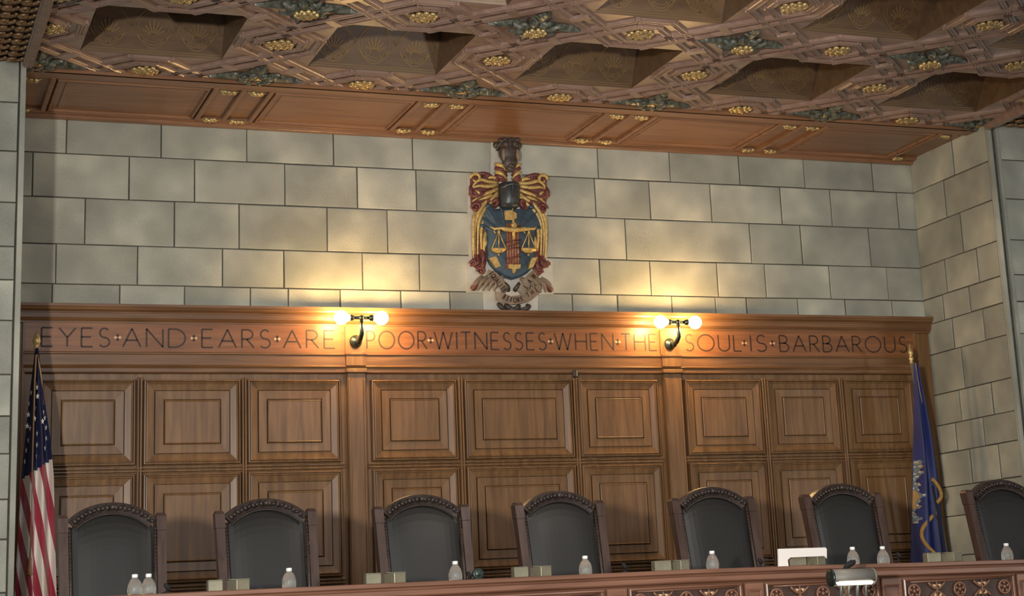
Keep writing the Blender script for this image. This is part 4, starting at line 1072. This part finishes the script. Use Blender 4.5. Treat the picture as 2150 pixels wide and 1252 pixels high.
mb = MB(); mb.bbox(c+Vector((0,0,.004)), (.03,.02,.004)); part(mb, 'foot', 'iron', o)

# ---------------------------------------------------------------- lectern lamp and microphone in front of the bench
YL = 6.4
t = thing('lectern_lamp', 'grey cylindrical lamp with a lit slot on bright goosenecks in front of the bench', 'lamp', V(W(1788,1213,YL).x, YL, -1.0714))
A, Bp = Vector(V(*W(1744,1214,YL))), Vector(V(*W(1832,1211,YL))); ax = (Bp-A).normalized(); R_ = .047
mb = MB(); mb.smooth = True; rings = []
for k in range(2):
    p = (A, Bp)[k]; rings.append([p+Vector((0,-math.cos(a),math.sin(a)))*R_ for a in [math.radians(-62+k2*300/22+30) for k2 in range(23)]])
rings2 = [[p+(q-p)*.93 for q in r] for p, r in zip((A,Bp), rings)]
mb.loft([[*rings[0],*rings2[0][::-1]], [*rings[1],*rings2[1][::-1]]]); part(mb, 'shade', 'lampmetal', t)
for p, sg in ((A,-1),(Bp,1)):
    mb = MB(); mb.smooth = True; mb.lathe([(0,.008),(.03,.008),(R_*1.03,.004),(R_*1.03,-.006),(0,-.006)], p, 20, ax*sg); part(mb, 'end_cap', 'iron' if sg < 0 else 'lampmetal', t)
mb = MB(); mb.smooth = True; dn = Vector((0,-.030,-.030))
mb.tube([A+ax*.02+dn, A+ax*.03+dn, Bp-ax*.03+dn, Bp-ax*.02+dn], [.006,.0135,.0135,.006], 10); part(mb, 'tube', 'tube', t, 'bright lit tube')
mb = MB(); mb.smooth = True
for k, (du, r_) in enumerate(((-22,.008),(-6,.009),(12,.010),(30,.008))):
    p0 = Vector(V(*W(1788+du,1226,YL))); p1 = Vector(V(*W(1786+du*1.1,1300,YL)))
    mb.tube([p0+Vector((0,.03,.02)), p0, p1, Vector((p1.x, p1.y, .95))], r_, 8)
part(mb, 'gooseneck', 'chrome', t, 'bright metal goosenecks')
mb = MB(); cx_ = W(1788,1300,YL).x*S; mb.bbox((cx_,YL*S+.05,.93), (.32,.22,.02)); mb.bbox((cx_,YL*S+.08,.47), (.24,.16,.44)); mb.bbox((cx_,YL*S+.06,.02), (.30,.22,.02)); part(mb, 'lectern_body', 'bench', t)
Ym = YL+.33
t = thing('gooseneck_microphone', 'large black foam microphone rising above the grey lamp', 'microphone', V(W(1773,1195,Ym).x, Ym, -1.0714))
mb = MB(); mb.smooth = True; P = [Vector(V(*W(u,v,Ym))) for u, v in ((1773,1195),(1778,1189),(1789,1182),(1795,1179))]
mb.tube(P, [.010,.018,.019,.010], 10); part(mb, 'foam_tip', 'black', t)
mb = MB(); mb.smooth = True; q = P[0]; mb.tube([q, q+Vector((-.02,0,-.04)), q+Vector((-.025,.0,-.2)), Vector((q.x-.025,q.y,.02))], .006, 7); part(mb, 'stem', 'iron', t)
mb = MB(); mb.smooth = True; mb.lathe([(0,0),(.14,0),(.14,.012),(.03,.03),(.012,.05),(0,.05)], (q.x-.025,q.y,0), 16); part(mb, 'floor_base', 'iron', t)
